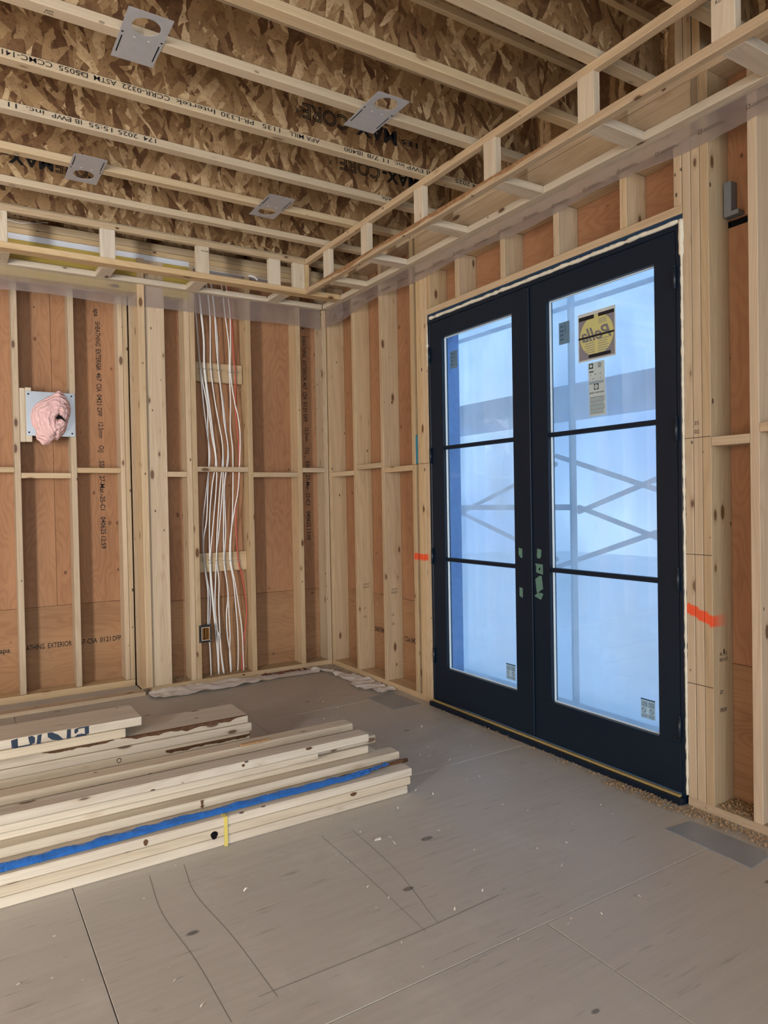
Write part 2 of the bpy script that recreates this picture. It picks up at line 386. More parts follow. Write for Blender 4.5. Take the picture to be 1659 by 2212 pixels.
def catmull(pts, n):
    P = [Vector(p) for p in pts]; P = [2*P[0]-P[1]] + P + [2*P[-1]-P[-2]]; out = []
    for i in range(1, len(P)-2):
        a, b, c, d = P[i-1:i+3]
        for k in range(n):
            t = k/n; out.append(.5*((2*b)+(c-a)*t+(2*a-5*b+4*c-d)*t*t+(3*b-a-3*c+d)*t**3))
    out.append(P[-2]); return out
def tube(name, path, rad, mat, parent=None, seg=8, flat=1.0, caps=True):
    V, F = [], []; n = len(path)
    ref = Vector((0, 1, 0)) if abs((path[-1]-path[0]).normalized().y) < .8 else Vector((1, 0, 0))
    for i, p in enumerate(path):
        t = (path[min(i+1, n-1)]-path[max(i-1, 0)]).normalized()
        a = t.cross(ref).normalized(); b = t.cross(a).normalized()
        r = rad(i) if callable(rad) else rad
        for k in range(seg):
            an = 2*math.pi*k/seg
            V.append(p + a*(r*math.cos(an)) + b*(r*flat*math.sin(an)))
    for i in range(n-1):
        for k in range(seg):
            F.append((i*seg+k, i*seg+(k+1) % seg, (i+1)*seg+(k+1) % seg, (i+1)*seg+k))
    if caps: F += [tuple(range(seg-1, -1, -1)), tuple((n-1)*seg+k for k in range(seg))]
    return meshobj(name, V, F, mat, parent, smooth=True)
def cyl(name, p0, p1, r, mat, parent=None, seg=12):
    o = tube(name, [Vector(p0), Vector(p1)], r, mat, parent, seg)
    return o
PENDING = []
def text(name, body, origin, xdir, updir, h, mat, parent, width=None, outline=0, shear=0, heavy=0, lift=.0008):
    """lettering lying on a surface: baseline start at origin, reading along xdir"""
    PENDING.append(dict(name=name, body=body, o=Vector(origin), x=Vector(xdir).normalized(), u=Vector(updir).normalized(), h=h, mat=mat, parent=parent, w=width, outline=outline, shear=shear, heavy=heavy, lift=lift))
def flush_text():
    tmp = []
    for p in PENDING:
        cu = bpy.data.curves.new('t', 'FONT'); cu.body = p['body']; cu.size = 1; cu.shear = p['shear']; cu.resolution_u = 3
        if p['outline']: cu.fill_mode = 'NONE'; cu.bevel_depth = p['outline']; cu.bevel_resolution = 0
        elif p['heavy']: cu.offset = p['heavy']
        o = bpy.data.objects.new('t', cu); COL.objects.link(o); tmp.append(o)
    bpy.context.view_layer.update(); dg = bpy.context.evaluated_depsgraph_get()
    for p, o in zip(PENDING, tmp):
        me = bpy.data.meshes.new_from_object(o.evaluated_get(dg))
        xs = [v.co.x for v in me.vertices]; x0, x1 = min(xs), max(xs)
        sy = p['h']/.70; sx = (p['w']/(x1-x0)) if p['w'] else sy
        for v in me.vertices: v.co = Vector(((v.co.x-x0)*sx, v.co.y*sy, v.co.z*sy*.02))
        me.materials.clear(); me.materials.append(M[p['mat']])
        n = p['x'].cross(p['u']); R = Matrix((p['x'], p['u'], n)).transposed().to_4x4()
        link(p['name'], me, Matrix.Translation(p['o']+n*p['lift']) @ R, p['parent'])
        bpy.data.objects.remove(o, do_unlink=True)
def jit(a): return random.uniform(-a, a)
X, Y, Z = Vector((1, 0, 0)), Vector((0, 1, 0)), Vector((0, 0, 1))

# ================================================================== FLOOR
XL, YF = -7.2, -7.7
floor = tag(empty('floor', (-2.5, -2.5, 0)), kind='structure')
rows = [(-7.19, -5.972), (-5.97, -4.752), (-4.75, -3.532), (-3.53, -2.312), (-2.31, -1.092), (-1.09, .128)]
for i, (y0, y1) in enumerate(rows):
    off = -1.113 if i % 2 == 0 else -2.333
    cuts = [XL] + [c for c in (off-4.88, off-2.44, off, off+2.44) if XL+.2 < c < .05] + [.15]
    for a, b in zip(cuts, cuts[1:]):
        box('plywood_sheet', (a+.0012, b-.0012), (y0, y1), (-.019, 0), 'floor', floor, bev=.0015, axis='x')
box('plywood_sheet', (XL, .15), (YF, -7.192), (-.019, 0), 'floor', floor, bev=.001, axis='x')
box('plywood_sheet', (XL, -1.5), (.13, .262), (-.019, 0), 'floor', floor, bev=.0015, axis='x')
box('painted_dark_slab', (XL, .16), (YF, .5), (-.06, -.021), 'dark', floor, bev=0)  # black slab paints the darkness below the gaps between floor sheets
def pencil(pts, wd=.0016):
    p = catmull([(x, y, .0006) for x, y in pts], 6); V, F = [], []
    for i, q in enumerate(p):
        t = (p[min(i+1, len(p)-1)]-p[max(i-1, 0)]).normalized(); n = Vector((-t.y, t.x, 0))*wd/2
        V += [q+n, q-n]
    for i in range(len(p)-1): F.append((2*i, 2*i+1, 2*i+3, 2*i+2))
    meshobj('pencil_line', V, F, 'pencil', floor)
pencil([(-1.961, -2.53), (-1.985, -2.75), (-1.96, -3.05), (-1.951, -3.37)]); pencil([(-2.088, -2.54), (-2.11, -2.8), (-2.09, -3.1), (-2.088, -3.39)])
pencil([(-1.436, -2.6), (-1.44, -3.0), (-1.452, -3.358)], .0012); pencil([(-1.309, -2.64), (-1.33, -3.0), (-1.394, -3.34)], .0012)
pencil([(-1.993, -3.341), (-1.5, -3.345), (-1.13, -3.33)], .0018)

# ================================================================== BACK WALL
wb = tag(empty('wall_back', (-1.2, .07, 0)), kind='structure')
T = .038
ZT = 3.07
def stud(x0, x1, y0=0.0, y1=.14, z0=T, z1=ZT, par=wb, mat='stud', nm='stud'):
    return box(nm, (x0, x1), (y0, y1), (z0, z1), mat, par, axis='z')
# main plane right of the recess
stud(-1.165, -1.127); stud(-1.125, -1.087)
stud(-.691, -.653); stud(-.274, -.236); stud(-.038, -.001)
box('bottom_plate', (-1.452, -.001), (0, .14), (0, T), 'stud', wb)
# built-up post at the edge of the recess
stud(-1.495, -1.449, -.022, .117); stud(-1.446, -1.308, -.002, .036); stud(-1.455, -1.417, .038, .14)
stud(-1.414, -1.376, .038, .14)
for k, (a, b) in enumerate(((.119, .157), (.159, .197), (.20, .238), (.241, .279))): stud(-1.495, -1.457, a, b, z0=0.0)
# recessed bay
stud(-2.262, -2.224, .31, .45); stud(-1.903, -1.865, .31, .45); stud(-2.70, -2.662, .31, .45)
stud(-1.565, -1.532, .31, .45); stud(-1.530, -1.497, .305, .45)
box('bottom_plate', (-3.2, -1.497), (.31, .45), (-.018, T-.003), 'stud', wb)
stud(-3.2, -3.162, 0, .14); stud(-3.2, -3.162, .15, .31)
# the rest of the wall, outside the photograph
for k in range(8): stud(-3.60-.406*k, -3.562-.406*k)
box('bottom_plate', (XL, -3.2), (0, .14), (0, T), 'stud', wb)
# blocking, staggered about the chalk line
zc = 1.573
def bblock(x0, x1, above, y0=0.0):
    z = (zc+.001, zc+T) if above else (zc-T, zc-.001)
    box('blocking', (x0+.001, x1-.001), (y0, y0+.089), z, 'stud', wb)
bblock(-2.662, -2.262, True, .312); bblock(-2.224, -1.903, False, .312); bblock(-1.865, -1.565, True, .312)
bblock(-1.308, -1.165, False); bblock(-1.087, -.691, True); bblock(-.653, -.274, False); bblock(-.236, -.038, True)
# sheathing: tall sheets with upright grain, a low strip with level grain below
def sheath(par, plane, a0, a1, z0, z1, d0, mat, axis):
    if plane == 'y': return box('sheathing_panel', (a0+.001, a1-.001), (d0, d0+.0125), (z0, z1), mat, par, bev=.001, axis=axis)
    return box('sheathing_panel', (d0, d0+.0125), (a0+.001, a1-.001), (z0, z1), mat, par, bev=.001, axis=axis)
SEAM = .617
for a, b in ((-1.455, -.86), (-.86, .152)): sheath(wb, 'y', a, b, SEAM+.001, 3.14, .141, 'ply', 'z')
sheath(wb, 'y', -1.455, .152, -.02, SEAM-.001, .141, 'ply_low', 'x')
for a, b in ((-3.2, -2.0), (-2.0, -1.44)): sheath(wb, 'y', a, b, SEAM+.001, 3.14, .451, 'ply', 'z')
sheath(wb, 'y', -3.2, -1.44, -.05, SEAM-.001, .451, 'ply_low', 'x')
for a, b in ((XL, -5.0), (-5.0, -3.2)): sheath(wb, 'y', a, b, 0, 3.14, .141, 'ply', 'z')
# backing boards behind the cables, nailers beside the vent plate
box('backing_board', (-1.086, -.697), (.081, .119), (2.255, 2.40), 'stud', wb)
box('backing_board', (-1.086, -.692), (.081, .119), (.82, .963), 'stud', wb)
box('nailer', (-2.223, -2.188), (.314, .40), (1.786, 2.158), 'pile', wb, axis='z'); box('nailer', (-2.187, -2.149), (.308, .34), (1.787, 2.163), 'pile', wb, axis='z')
# top plates, header over the recess, rim
box('top_plate', (-1.12, .14), (0, .14), (3.071, 3.107), 'stud', wb); box('top_plate', (XL, .14), (0, .14), (3.109, 3.145), 'rail', wb)
box('header_beam', (-3.2, -1.124), (-.001, .088), (2.832, 3.068), 'yellow', wb)
box('header_board', (-3.2, -1.50), (.09, .128), (2.832, 3.068), 'stud', wb)
box('foam_strip', (-3.2, -.42), (.001, .10), (3.0685, 3.1075), 'white_pipe', wb)
box('rim_plate', (XL, .1), (.0, .06), (3.147, 3.197), 'rail', wb); box('rim_board', (XL, .14), (.11, .138), (3.147, 3.446), 'osb_rim', wb, axis='x')
box('top_plate', (-3.2, -1.44), (.31, .45), (3.10, 3.14), 'stud', wb)

# sheathing print
def vprint(x, y, words, par=wb):           # words run downwards
    for s, z0, z1 in words:
        text('lettering', s, (x-.013, y, z0), -Z, X, .034, 'ink', par, width=z0-z1, heavy=.010)
vprint(-1.688, .4508, (('apa', 2.80, 2.743),))
vprint(-1.682, .4508, (('SHEATHING', 2.703, 2.525), ('EXTERIOR', 2.50, 2.343), ('467', 2.325, 2.264), ('CSA', 2.245, 2.185), ('0421', 2.165, 2.086), ('DFP', 2.065, 2.003)))
vprint(-1.676, .4508, (('12.5mm', 1.957, 1.841), ('O||', 1.785, 1.735), ('SSI', 1.671, 1.62), ('27-Mar.-25-C1', 1.558, 1.303), ('040625', 1.252, 1.123), ('12:59', 1.105, 1.014)))
vprint(-.138, .1408, (('apa', 2.82, 2.755), ('SHEATHING', 2.703, 2.525), ('EXTERIOR', 2.50, 2.337), ('467', 2.32, 2.264), ('CSA', 2.24, 2.18), ('0121', 2.16, 2.08), ('DFP', 2.06, 1.998)))
vprint(-.127, .1408, (('12.5mm', 1.947, 1.837), ('O||', 1.785, 1.735), ('SSI', 1.676, 1.62), ('27-Mar.-25-C1', 1.56, 1.31), ('040625', 1.259, 1.13), ('13:00', 1.11, 1.019)))
for s, a, b in (('apa', -2.375, -2.311), ('ATHING', -2.21, -2.091), ('EXTERIOR', -2.069, -1.91), ('467-CSA', -1.875, -1.735), ('0121', -1.715, -1.64), ('DFP', -1.625, -1.566)):
    text('lettering', s, (a, .4508, .316), X, Z, .036, 'ink', wb, width=b-a, heavy=.010)

# ================================================================== RIGHT WALL (French doors)
wr = tag(empty('wall_right', (.07, -2.0, 0)), kind='structure')
def rstud(y0, y1, z0=T, z1=ZT, mat='stud', x0=0.0, x1=.14):
    return box('stud', (x0, x1), (y0, y1), (z0, z1), mat, wr, axis='z')
rstud(-.040, -.002); rstud(-.448, -.41); rstud(-.85, -.812)
rstud(-1.247, -1.209, mat='stud_spray_left')
for a in (-1.318, -1.360, -1.4015): rstud(a, a+.0385, mat='stud_spray_left', z1=2.83 if a < -1.33 else ZT)
for a in (-3.3035, -3.3445, -3.385): rstud(a, a+.0385, mat='stud_spray_right', z1=2.83 if a > -3.33 else ZT)
rstud(-3.588, -3.55); rstud(-3.994, -3.956); rstud(-4.40, -4.362)
for k in range(7): rstud(-4.80-.406*k, -4.762-.406*k)
box('bottom_plate', (0, .14), (-1.405, -.002), (0, T), 'stud', wr); box('bottom_plate', (0, .14), (YF, -3.262), (0, T), 'stud', wr)
box('head_plate', (0, .14), (-3.263, -1.404), (2.531, 2.569), 'rail', wr)
for a in (-1.403, -1.704, -2.117, -2.523, -2.941, -3.224): box('cripple_stud', (0, .14), (a-.038, a), (2.570, 2.829), 'stud', wr, axis='z')
for a, b in ((-1.745, -1.442), (-2.155, -1.745), (-2.561, -2.155), (-2.979, -2.561), (-3.224, -2.979)):
    box('gasket_strip', (.085, .138), (a+.04, b-.004), (2.570, 2.592), 'foam_grey', wr, bev=.004)
box('header_beam', (.0, .068), (-3.345, -1.321), (2.831, 3.069), 'rail', wr); box('header_beam', (.071, .139), (-3.345, -1.321), (2.831, 3.069), 'stud', wr)
box('top_plate', (0, .14), (YF, -.002), (3.071, 3.107), 'stud', wr); box('top_plate', (0, .14), (YF, -.002), (3.109, 3.144), 'rail', wr)
box('rim_board', (.112, .14), (YF, .1), (3.147, 3.446), 'osb_rim', wr, axis='y')
for a in (-3.273, -3.312, -3.353): box('squash_block', (0, .089), (a, a+.036), (3.146, 3.446), 'stud', wr, axis='z')
def rblock(y0, y1, above):
    z = (zc+.001, zc+T) if above else (zc-T, zc-.001)
    box('blocking', (0, .089), (y0+.001, y1-.001), z, 'stud', wr)
rblock(-.41, -.04, False); rblock(-.812, -.448, True); rblock(-1.209, -.85, False); rblock(-3.55, -3.385, False); rblock(-3.956, -3.588, True)
for a, b in ((-.43, .14), (-1.405, -.43)): sheath(wr, 'x', a, b, SEAM+.001, 3.14, .141, 'ply', 'z')
sheath(wr, 'x', -1.405, .14, -.02, SEAM-.001, .141, 'ply_low', 'y')
sheath(wr, 'x', -3.264, -1.405, 2.531, 3.14, .141, 'ply', 'y')
sheath(wr, 'x', -3.60, -3.264, SEAM+.001, 2.452, .141, 'ply', 'z'); sheath(wr, 'x', -3.60, -3.264, 2.482, 3.14, .141, 'ply', 'z')
for a, b in ((-4.78, -3.60), (-6.0, -4.78), (YF, -6.0)): sheath(wr, 'x', a, b, SEAM+.001, 3.14, .141, 'ply', 'z')
for a, b in ((-5.6, -3.264), (YF, -5.6)): sheath(wr, 'x', a, b, -.02, SEAM-.001, .141, 'ply_low', 'y')
box('slot_shade_panel', (.156, .17), (-3.62, -3.30), (2.40, 2.54), 'dark', wr, bev=0)  # black panel paints the dark inside the sheathing slot
for s, a, b, z in (('SHEATHIN', -.455, -.60, .325), ('CSA 0421', -.868, -1.03, .312)):
    text('lettering', s, (.1405, a, z), -Y, Z, .036, 'ink', wr, width=a-b, heavy=.010)
text('lettering', 'ZIH', (.1405, -3.475, 2.52), -Y, Z, .045, 'ink', wr, width=.075)
# grade stamps on the stud sides, pencilled sizes on the jack stud
for y in (-.448, -.85):
    for s, z, h, wd in (('S-P-F', .685, .014, .05), ('KD-HT', .662, .014, .05), ('ST', .50, .014, .02), ('12', .435, .016, .022)):
        text('grade_stamp', s, (.045, y-.0006, z), X, Z, h, 'ink', wr, width=wd)
for s, z, h, wd in (('A 115', .66, .016, .05), ('KD-HT', .637, .014, .055), ('ST', .50, .016, .022), ('DKDV', .425, .016, .045)):
    text('grade_stamp', s, (.045, -3.3856, z), X, Z, h, 'ink', wr, width=wd)
text('pencil_note', '35', (-.0006, -3.312, 1.628), -Y, Z, .016, 'ink', wr); text('pencil_note', '02', (-.0006, -3.312, 1.592), -Y, Z, .016, 'ink', wr)
for z0 in (1.574, 1.082):
    box('chalk_line', (-.0012, -.0002), (-3.385, -3.266), (z0, z0+.0025), 'ink_brown', wr, bev=0)
box('chalk_line', (-.0012, -.0002), (-3.385, -3.266), (.532, .5345), 'ink_brown', wr, bev=0)
box('chalk_line', (-.0012, -.0002), (-1.40, -1.21), (1.573, 1.5755), 'ink_brown', wr, bev=0)

# ================================================================== CEILING: I-joists and deck
ceil = tag(empty('ceiling', (-2.5, -2.5, 3.145)), kind='structure')
ZJ = 3.145
JY = [-.285-.4064*k for k in range(18)]
joists = []
for k, y in enumerate(JY):
    web = box('i_joist', (XL, .108), (y+.024, y+.0335), (ZJ+.036, ZJ+.266), 'osb_web', ceil, bev=0, axis='x')
    box('flange', (XL, .108), (y, y+.058), (ZJ, ZJ+T), 'flange', web, bev=.0025)
    box('flange', (XL, .108), (y, y+.058), (ZJ+.264, ZJ+.302), 'flange', web, bev=.0025)
    joists.append(web)
for i in range(4):
    y1 = .14-i*2.0; box('deck_panel', (XL, .14), (max(y1-1.998, YF), y1), (ZJ+.3025, ZJ+.321), 'osb_deck', ceil, bev=0, axis='x')
def jprint(j, z, words, h=.021, mat='ink', off=0.0, **kw):     # the joists hang upside down, so the print reads inverted
    for s, xs, xe in words:
        text('lettering', s, (xs, JY[j]+off, z), -X, -Z, h, mat, joists[j], width=xs-xe, **kw)
jprint(4, ZJ+.031, (('CCMC-1414', -2.257, -2.47), ('D5055', -2.119, -2.232), ('ASTM', -2.003, -2.095), ('CCRR-0322', -1.773, -1.98), ('Intertek', -1.563, -1.747), ('PR-L330', -1.372, -1.535), ('1135', -1.234, -1.327), ('APA MILL', -1.017, -1.185), ('IB400', -.764, -.875), ('11 7/8', -.601, -.736), ('IB EWP inc.', -.312, -.57), ('174 2025', .05, -.146)), heavy=.005)
jprint(3, ZJ+.031, (('11', -2.356, -2.392), ('inc.', -2.243, -2.318), ('IB EWP', -2.08, -2.211), ('15:55', -1.941, -2.048), ('2025', -1.822, -1.914), ('174', -1.732, -1.794), ('made', -.283, -.392)), heavy=.005)
jprint(4, 3.352, (('CORE', -.832, -1.10),), .075, 'ink', .024, outline=.026); jprint(4, 3.352, (('MAX-', -.53, -.82),), .075, 'ink', .024, heavy=.03)
jprint(4, 3.325, (('R', -1.12, -1.14), ('IB', -.39, -.50)), .03, 'ink', .024)
jprint(3, 3.36, (('CORE', -.386, -.665),), .075, 'ink', .024, outline=.026); jprint(3, 3.36, (('MAX-', -.10, -.37),), .075, 'ink', .024, heavy=.03)
jprint(3, 3.325, (('R', -.72, -.74),), .03, 'ink', .024)
jprint(1, 3.335, (('MAX-', -2.10, -2.36),), .07, 'ink', .024, heavy=.03); jprint(1, 3.335, (('CORE', -1.85, -2.09),), .07, 'ink', .024, outline=.026)
for j, x in ((5, -2.33), (2, -2.34), (1, -2.33)):
    text('grade_stamp', 'SPF', (x+.03, JY[j]+.020, ZJ), -X, Y, .009, 'ink', joists[j], width=.028); text('grade_stamp', 'No.2', (x+.03, JY[j]+.035, ZJ), -X, Y, .009, 'ink', joists[j], width=.03)

# ================================================================== walls outside the photograph
wl = tag(empty('wall_left', (XL, -3.5, 0)), kind='structure')
box('sheathing_panel', (XL-.013, XL), (-5.2, .14), (0, 3.14), 'ply_room', wl, bev=0); box('sheathing_panel', (-5.513, -5.5), (YF, -5.213), (0, 3.14), 'ply_room', wl, bev=0)
wf = tag(empty('wall_front', (-3, YF, 0)), kind='structure')
for (x0, x1, z0, z1) in ((-5.5, -4.85, 0, 3.14), (-.95, .15, 0, 3.14), (-4.85, -.95, 2.65, 3.14), (-4.85, -.95, 0, .25)):
    box('sheathing_panel', (x0, x1), (YF-.013, YF), (z0, z1), 'ply_room', wf, bev=0)
for (x0, x1, z0, z1) in ((XL, -6.80, 0, 3.14), (-5.90, -5.5, 0, 3.14), (-6.80, -5.90, 2.38, 3.14), (-6.80, -5.90, 0, .10)):
    box('sheathing_panel', (x0, x1), (-5.213, -5.2), (z0, z1), 'ply_room', wf, bev=0)
# unseen black sheets added behind the sheathing to block light leaking through joints
for par, x, y, z in ((wb, (XL, -1.45), (.468, .472), (-.06, 3.45)), (wb, (-1.46, .17), (.158, .162), (-.06, 3.45)), (wb, (-1.45, -1.446), (.156, .47), (-.06, 3.45)), (wr, (.158, .162), (YF, -3.262), (-.06, 3.45)), (wr, (.158, .162), (-1.404, .17), (-.06, 3.45)), (wr, (.158, .162), (-3.262, -1.404), (2.53, 3.45))):
    box('light_block_sheet', x, y, z, 'light_block', par, bev=0)

# ================================================================== FRENCH DOORS
d1 = tag(empty('door_1', (.03, -2.331, 0)), kind='structure')
box('frame_jamb', (-.001, .11), (-1.431, -1.411), (.03, 2.493), 'navy', d1, axis='z'); box('frame_jamb', (-.001, .11), (-3.251, -3.231), (.03, 2.493), 'navy', d1, axis='z')
box('frame_head', (-.001, .11), (-3.230, -1.432), (2.470, 2.493), 'navy', d1)
sill = box('sill', (-.036, .11), (-3.251, -1.411), (.0, .029), 'navy', d1)
box('sill_strip', (-.022, -.004), (-3.235, -1.425), (.0295, .040), 'brass', sill)
def leaf(ya, yb, ga, gb):                      # ya > yb along y; ga, gb the glazed opening
    x0, x1, z0, z1, gz0, gz1 = 0.0, .045, .042, 2.466, .26, 2.357
    root = box('door_leaf', (x0, x1), (yb, ya), (z0, gz0), 'navy', d1)          # bottom rail carries the leaf
    box('stile', (x0, x1), (ga, ya), (gz0, gz1), 'navy', root, bev=0, axis='z'); box('stile', (x0, x1), (yb, gb), (gz0, gz1), 'navy', root, bev=0, axis='z')
    box('top_rail', (x0, x1), (yb, ya), (gz1, z1), 'navy', root, bev=0)
    for a, b, c, d in ((gb, ga, gz0, gz0+.006), (gb, ga, gz1-.006, gz1), (ga-.006, ga, gz0+.006, gz1-.006), (gb, gb+.006, gz0+.006, gz1-.006)):
        box('glazing_bead', (.020, .034), (a, b), (c, d), 'spacer', root, bev=.002)
    box('glass_pane', (.024, .030), (gb+.004, ga-.004), (gz0+.004, gz1-.004), 'glass', root, bev=0)
    for z in (1.662, .955):
        box('muntin', (.006, .0235), (gb, ga), (z-.0115, z+.0115), 'navy', root, bev=.004); box('muntin', (.0305, .043), (gb, ga), (z-.011, z+.011), 'navy', root, bev=.003)
    return root
lfL = leaf(-1.434, -2.330, -1.560, -2.203)
lfR = leaf(-2.334, -3.229, -2.466, -3.122)
box('astragal', (-.010, -.001), (-2.345, -2.298), (.05, 2.46), 'navy', lfL, bev=.003, axis='z')
for par, y in ((lfL, -1.433), (lfR, -3.2295)):
    for z in (2.218, 1.57, .92, .277):
        h = cyl('hinge', (-.008, y, z), (-.008, y, z+.096), .0075, 'navy2', par)
        cyl('hinge_pin', (-.008, y, z+.096), (-.008, y, z+.102), .0055, 'navy2', h)
# blue-wrapped reveal of the rough opening outside the frame
box('outer_reveal', (.111, .235), (-1.436, -1.406), (0, 2.53), 'reveal', d1, axis='z'); box('outer_reveal', (.111, .235), (-3.262, -3.24), (0, 2.53), 'reveal', d1, axis='z')
box('outer_reveal', (.111, .235), (-3.24, -1.436), (2.47, 2.53), 'reveal', d1); box('outer_reveal', (.111, .30), (-3.262, -1.406), (-.05, .018), 'spacer', d1)

# ------------------------------------------------ stickers on the glass
GX = .0236
def quad(name, pts, x, mat, par=None): return prism(name, pts, 'x', x, x-.0003, mat, par)
def rect(name, y0, y1, z0, z1, x, mat, par=None): return quad(name, [(y0, z0), (y1, z0), (y1, z1), (y0, z1)], x, mat, par)
st = tag(rect('window_sticker', -2.66, -2.89, 2.003, 2.24, GX, 'paper'), 'large square sticker with yellow disc and mirrored brand script on right door glass', 'sticker')
rect('grey_panel', -2.666, -2.884, 2.011, 2.223, GX-.0004, 'paper_grey', st)
circ = [(-2.776+.103*math.cos(t)*1.0, 2.122+.100*math.sin(t)) for t in [2*math.pi*k/40 for k in range(40)]]
quad('yellow_disc', circ, GX-.0008, 'paper_yellow', st)
rect('black_bar', -2.666, -2.762, 2.205, 2.224, GX-.0012, 'ink', st); rect('black_bar', -2.788, -2.884, 2.207, 2.224, GX-.0012, 'ink', st)
rect('black_bar', -2.726, -2.861, 2.016, 2.032, GX-.0012, 'ink', st)
for k in range(7):
    rect('fine_print', -2.70-.006*(k % 2), -2.765, 2.10-.011*k, 2.097-.011*k, GX-.0012, 'paper_grey', st); rect('fine_print', -2.785, -2.85+.006*(k % 3), 2.10-.011*k, 2.097-.011*k, GX-.0012, 'paper_grey', st)
for k in range(3): rect('fine_print', -2.79, -2.84, 2.195-.009*k, 2.192-.009*k, GX-.0012, 'paper_grey', st)
text('lettering', 'Pella', (GX-.0012, -2.868, 2.100), Y, Z, .062, 'script_grey', st, width=.185, shear=.35, heavy=.02, lift=-.0004)
rect('black_bar', -2.664, -2.884, 2.114, 2.1235, GX-.0022, 'ink', st)
st2 = tag(quad('window_label', [(-2.721, 1.991), (-2.821, 1.992), (-2.829, 1.731), (-2.726, 1.728)], GX, 'paper_strip'), 'tall pale rating label below the yellow disc sticker on right door glass', 'sticker')
rect('logo_block', -2.727, -2.752, 1.962, 1.987, GX-.0005, 'ink', st2)
quad('logo_disc', [(-2.7395+.0085*math.cos(t), 1.9745+.0085*math.sin(t)) for t in [2*math.pi*k/20 for k in range(20)]], GX-.0009, 'paper_strip', st2)
for k in range(5): rect('fine_print', -2.782, -2.80-.003*(k % 3), 1.984-.005*k, 1.982-.005*k, GX-.0005, 'ink', st2)
rect('fine_print', -2.728, -2.755, 1.944, 1.949, GX-.0005, 'ink', st2)
for z, items in ((1.936, (('U', -2.735), ('1.6', -2.762), ('1.2', -2.792))), (1.915, (('1.4', -2.748), ('6', -2.795)))):
    for s, y in items: text('lettering', s, (GX-.0005, y, z-.007), -Y, Z, .006, 'ink', st2, heavy=.02)
for k in range(4): rect('fine_print', -2.727, -2.815, 1.898-.0035*k, 1.8965-.0035*k, GX-.0005, 'ink_blue', st2)
rect('logo_block', -2.757, -2.785, 1.857, 1.885, GX-.0005, 'ink', st2)
quad('logo_disc', [(-2.771+.0115*math.cos(t), 1.871+.0115*math.sin(t)) for t in [2*math.pi*k/20 for k in range(20)]], GX-.0009, 'paper_strip', st2)
text('lettering', 'Pella', (GX-.0012, -2.763, 1.868), -Y, Z, .006, 'ink', st2, width=.017, shear=.3)
text('lettering', 'VIEWED TO BE THE BEST', (GX-.0005, -2.727, 1.839), -Y, Z, .007, 'ink', st2, width=.092, heavy=.01)
for k in range(13): rect('fine_print', -2.73, -2.818-.004*math.sin(k), 1.822-.0065*k, 1.8198-.0065*k, GX-.0005, 'ink_blue' if k % 3 else 'ink', st2)
for lab, (y0, z0, h) in (('small blue-grey label beside the yellow disc sticker on right door glass', (-2.531, 2.118, .112)), ('small blue-grey label near the top of the left door glass', (-1.615, 2.15, .107))):
    s = tag(rect('window_label', y0, y0-.072, z0, z0+h, GX, 'paper_blue'), lab, 'sticker')
    for k in range(4): rect('fine_print', y0-.008, y0-.032, z0+.02+.022*k, z0+.03+.022*k, GX-.0005, 'ink_blue', s)
    rect('fine_print', y0-.042, y0-.047, z0+.055, z0+.1, GX-.0005, 'ink_blue', s)
for lab, y0, z0 in (('square safety label in the lower corner of the right door glass', -3.007, .315), ('square safety label in the lower corner of the left door glass', -2.09, .305)):
    s = tag(rect('safety_label', y0, y0-.077, z0, z0+.09, GX, 'paper_info'), lab, 'sticker')
    rect('header_bar', y0, y0-.077, z0+.083, z0+.09, GX-.0005, 'ink_blue', s)
    for k in range(5): rect('fine_print', y0-.004, y0-.036, z0+.076-.005*k, z0+.0735-.005*k, GX-.0005, 'ink_blue', s); rect('fine_print', y0-.041, y0-.073, z0+.076-.005*k, z0+.0735-.005*k, GX-.0005, 'ink_blue', s)
    for cy in (y0-.016, y0-.058):
        V, Fc = [], []
        for k in range(20):
            t = 2*math.pi*k/20; V += [(GX-.0008, cy+.012*math.cos(t), z0+.036+.012*math.sin(t)), (GX-.0008, cy+.0095*math.cos(t), z0+.036+.0095*math.sin(t))]
        Fc = [(2*k, 2*k+1, (2*k+3) % 40, (2*k+2) % 40) for k in range(20)]
        meshobj('warning_ring', V, Fc, 'ink_blue', s)
        quad('warning_bar', [(cy+.008, z0+.043), (cy+.006, z0+.045), (cy-.008, z0+.029), (cy-.006, z0+.027)], GX-.0008, 'ink_blue', s)
    for k in range(4): rect('fine_print', y0-.004, y0-.036, z0+.019-.0045*k, z0+.017-.0045*k, GX-.0005, 'ink_blue', s); rect('fine_print', y0-.041, y0-.073, z0+.019-.0045*k, z0+.017-.0045*k, GX-.0005, 'ink_blue', s)

# ------------------------------------------------ green tape over the lock holes
TAPES = (('upper green tape patch on left door stile by the meeting line', [(-2.234, 1.062), (-2.262, 1.056), (-2.261, 1.006), (-2.245, 1.009), (-2.232, 1.026)]),
 ('topmost green tape patch on right door stile', [(-2.376, 1.064), (-2.406, 1.059), (-2.404, 1.021), (-2.389, 1.009), (-2.373, 1.017)]),
 ('square green tape patch with dark hole on right door stile', [(-2.359, .983), (-2.416, .981), (-2.416, .927), (-2.367, .936), (-2.367, .968)]),
 ('long torn green tape strip on right door stile', [(-2.359, .899), (-2.387, .917), (-2.406, .92), (-2.416, .851), (-2.392, .839), (-2.377, .82), (-2.368, .832)]),
 ('lowest green tape patch on right door stile, pointed at its end', [(-2.35, .807), (-2.371, .824), (-2.403, .829), (-2.416, .822), (-2.399, .792)]),
 ('lower green tape patch on left door stile by the meeting line', [(-2.236, .845), (-2.262, .839), (-2.259, .787), (-2.235, .797)]))
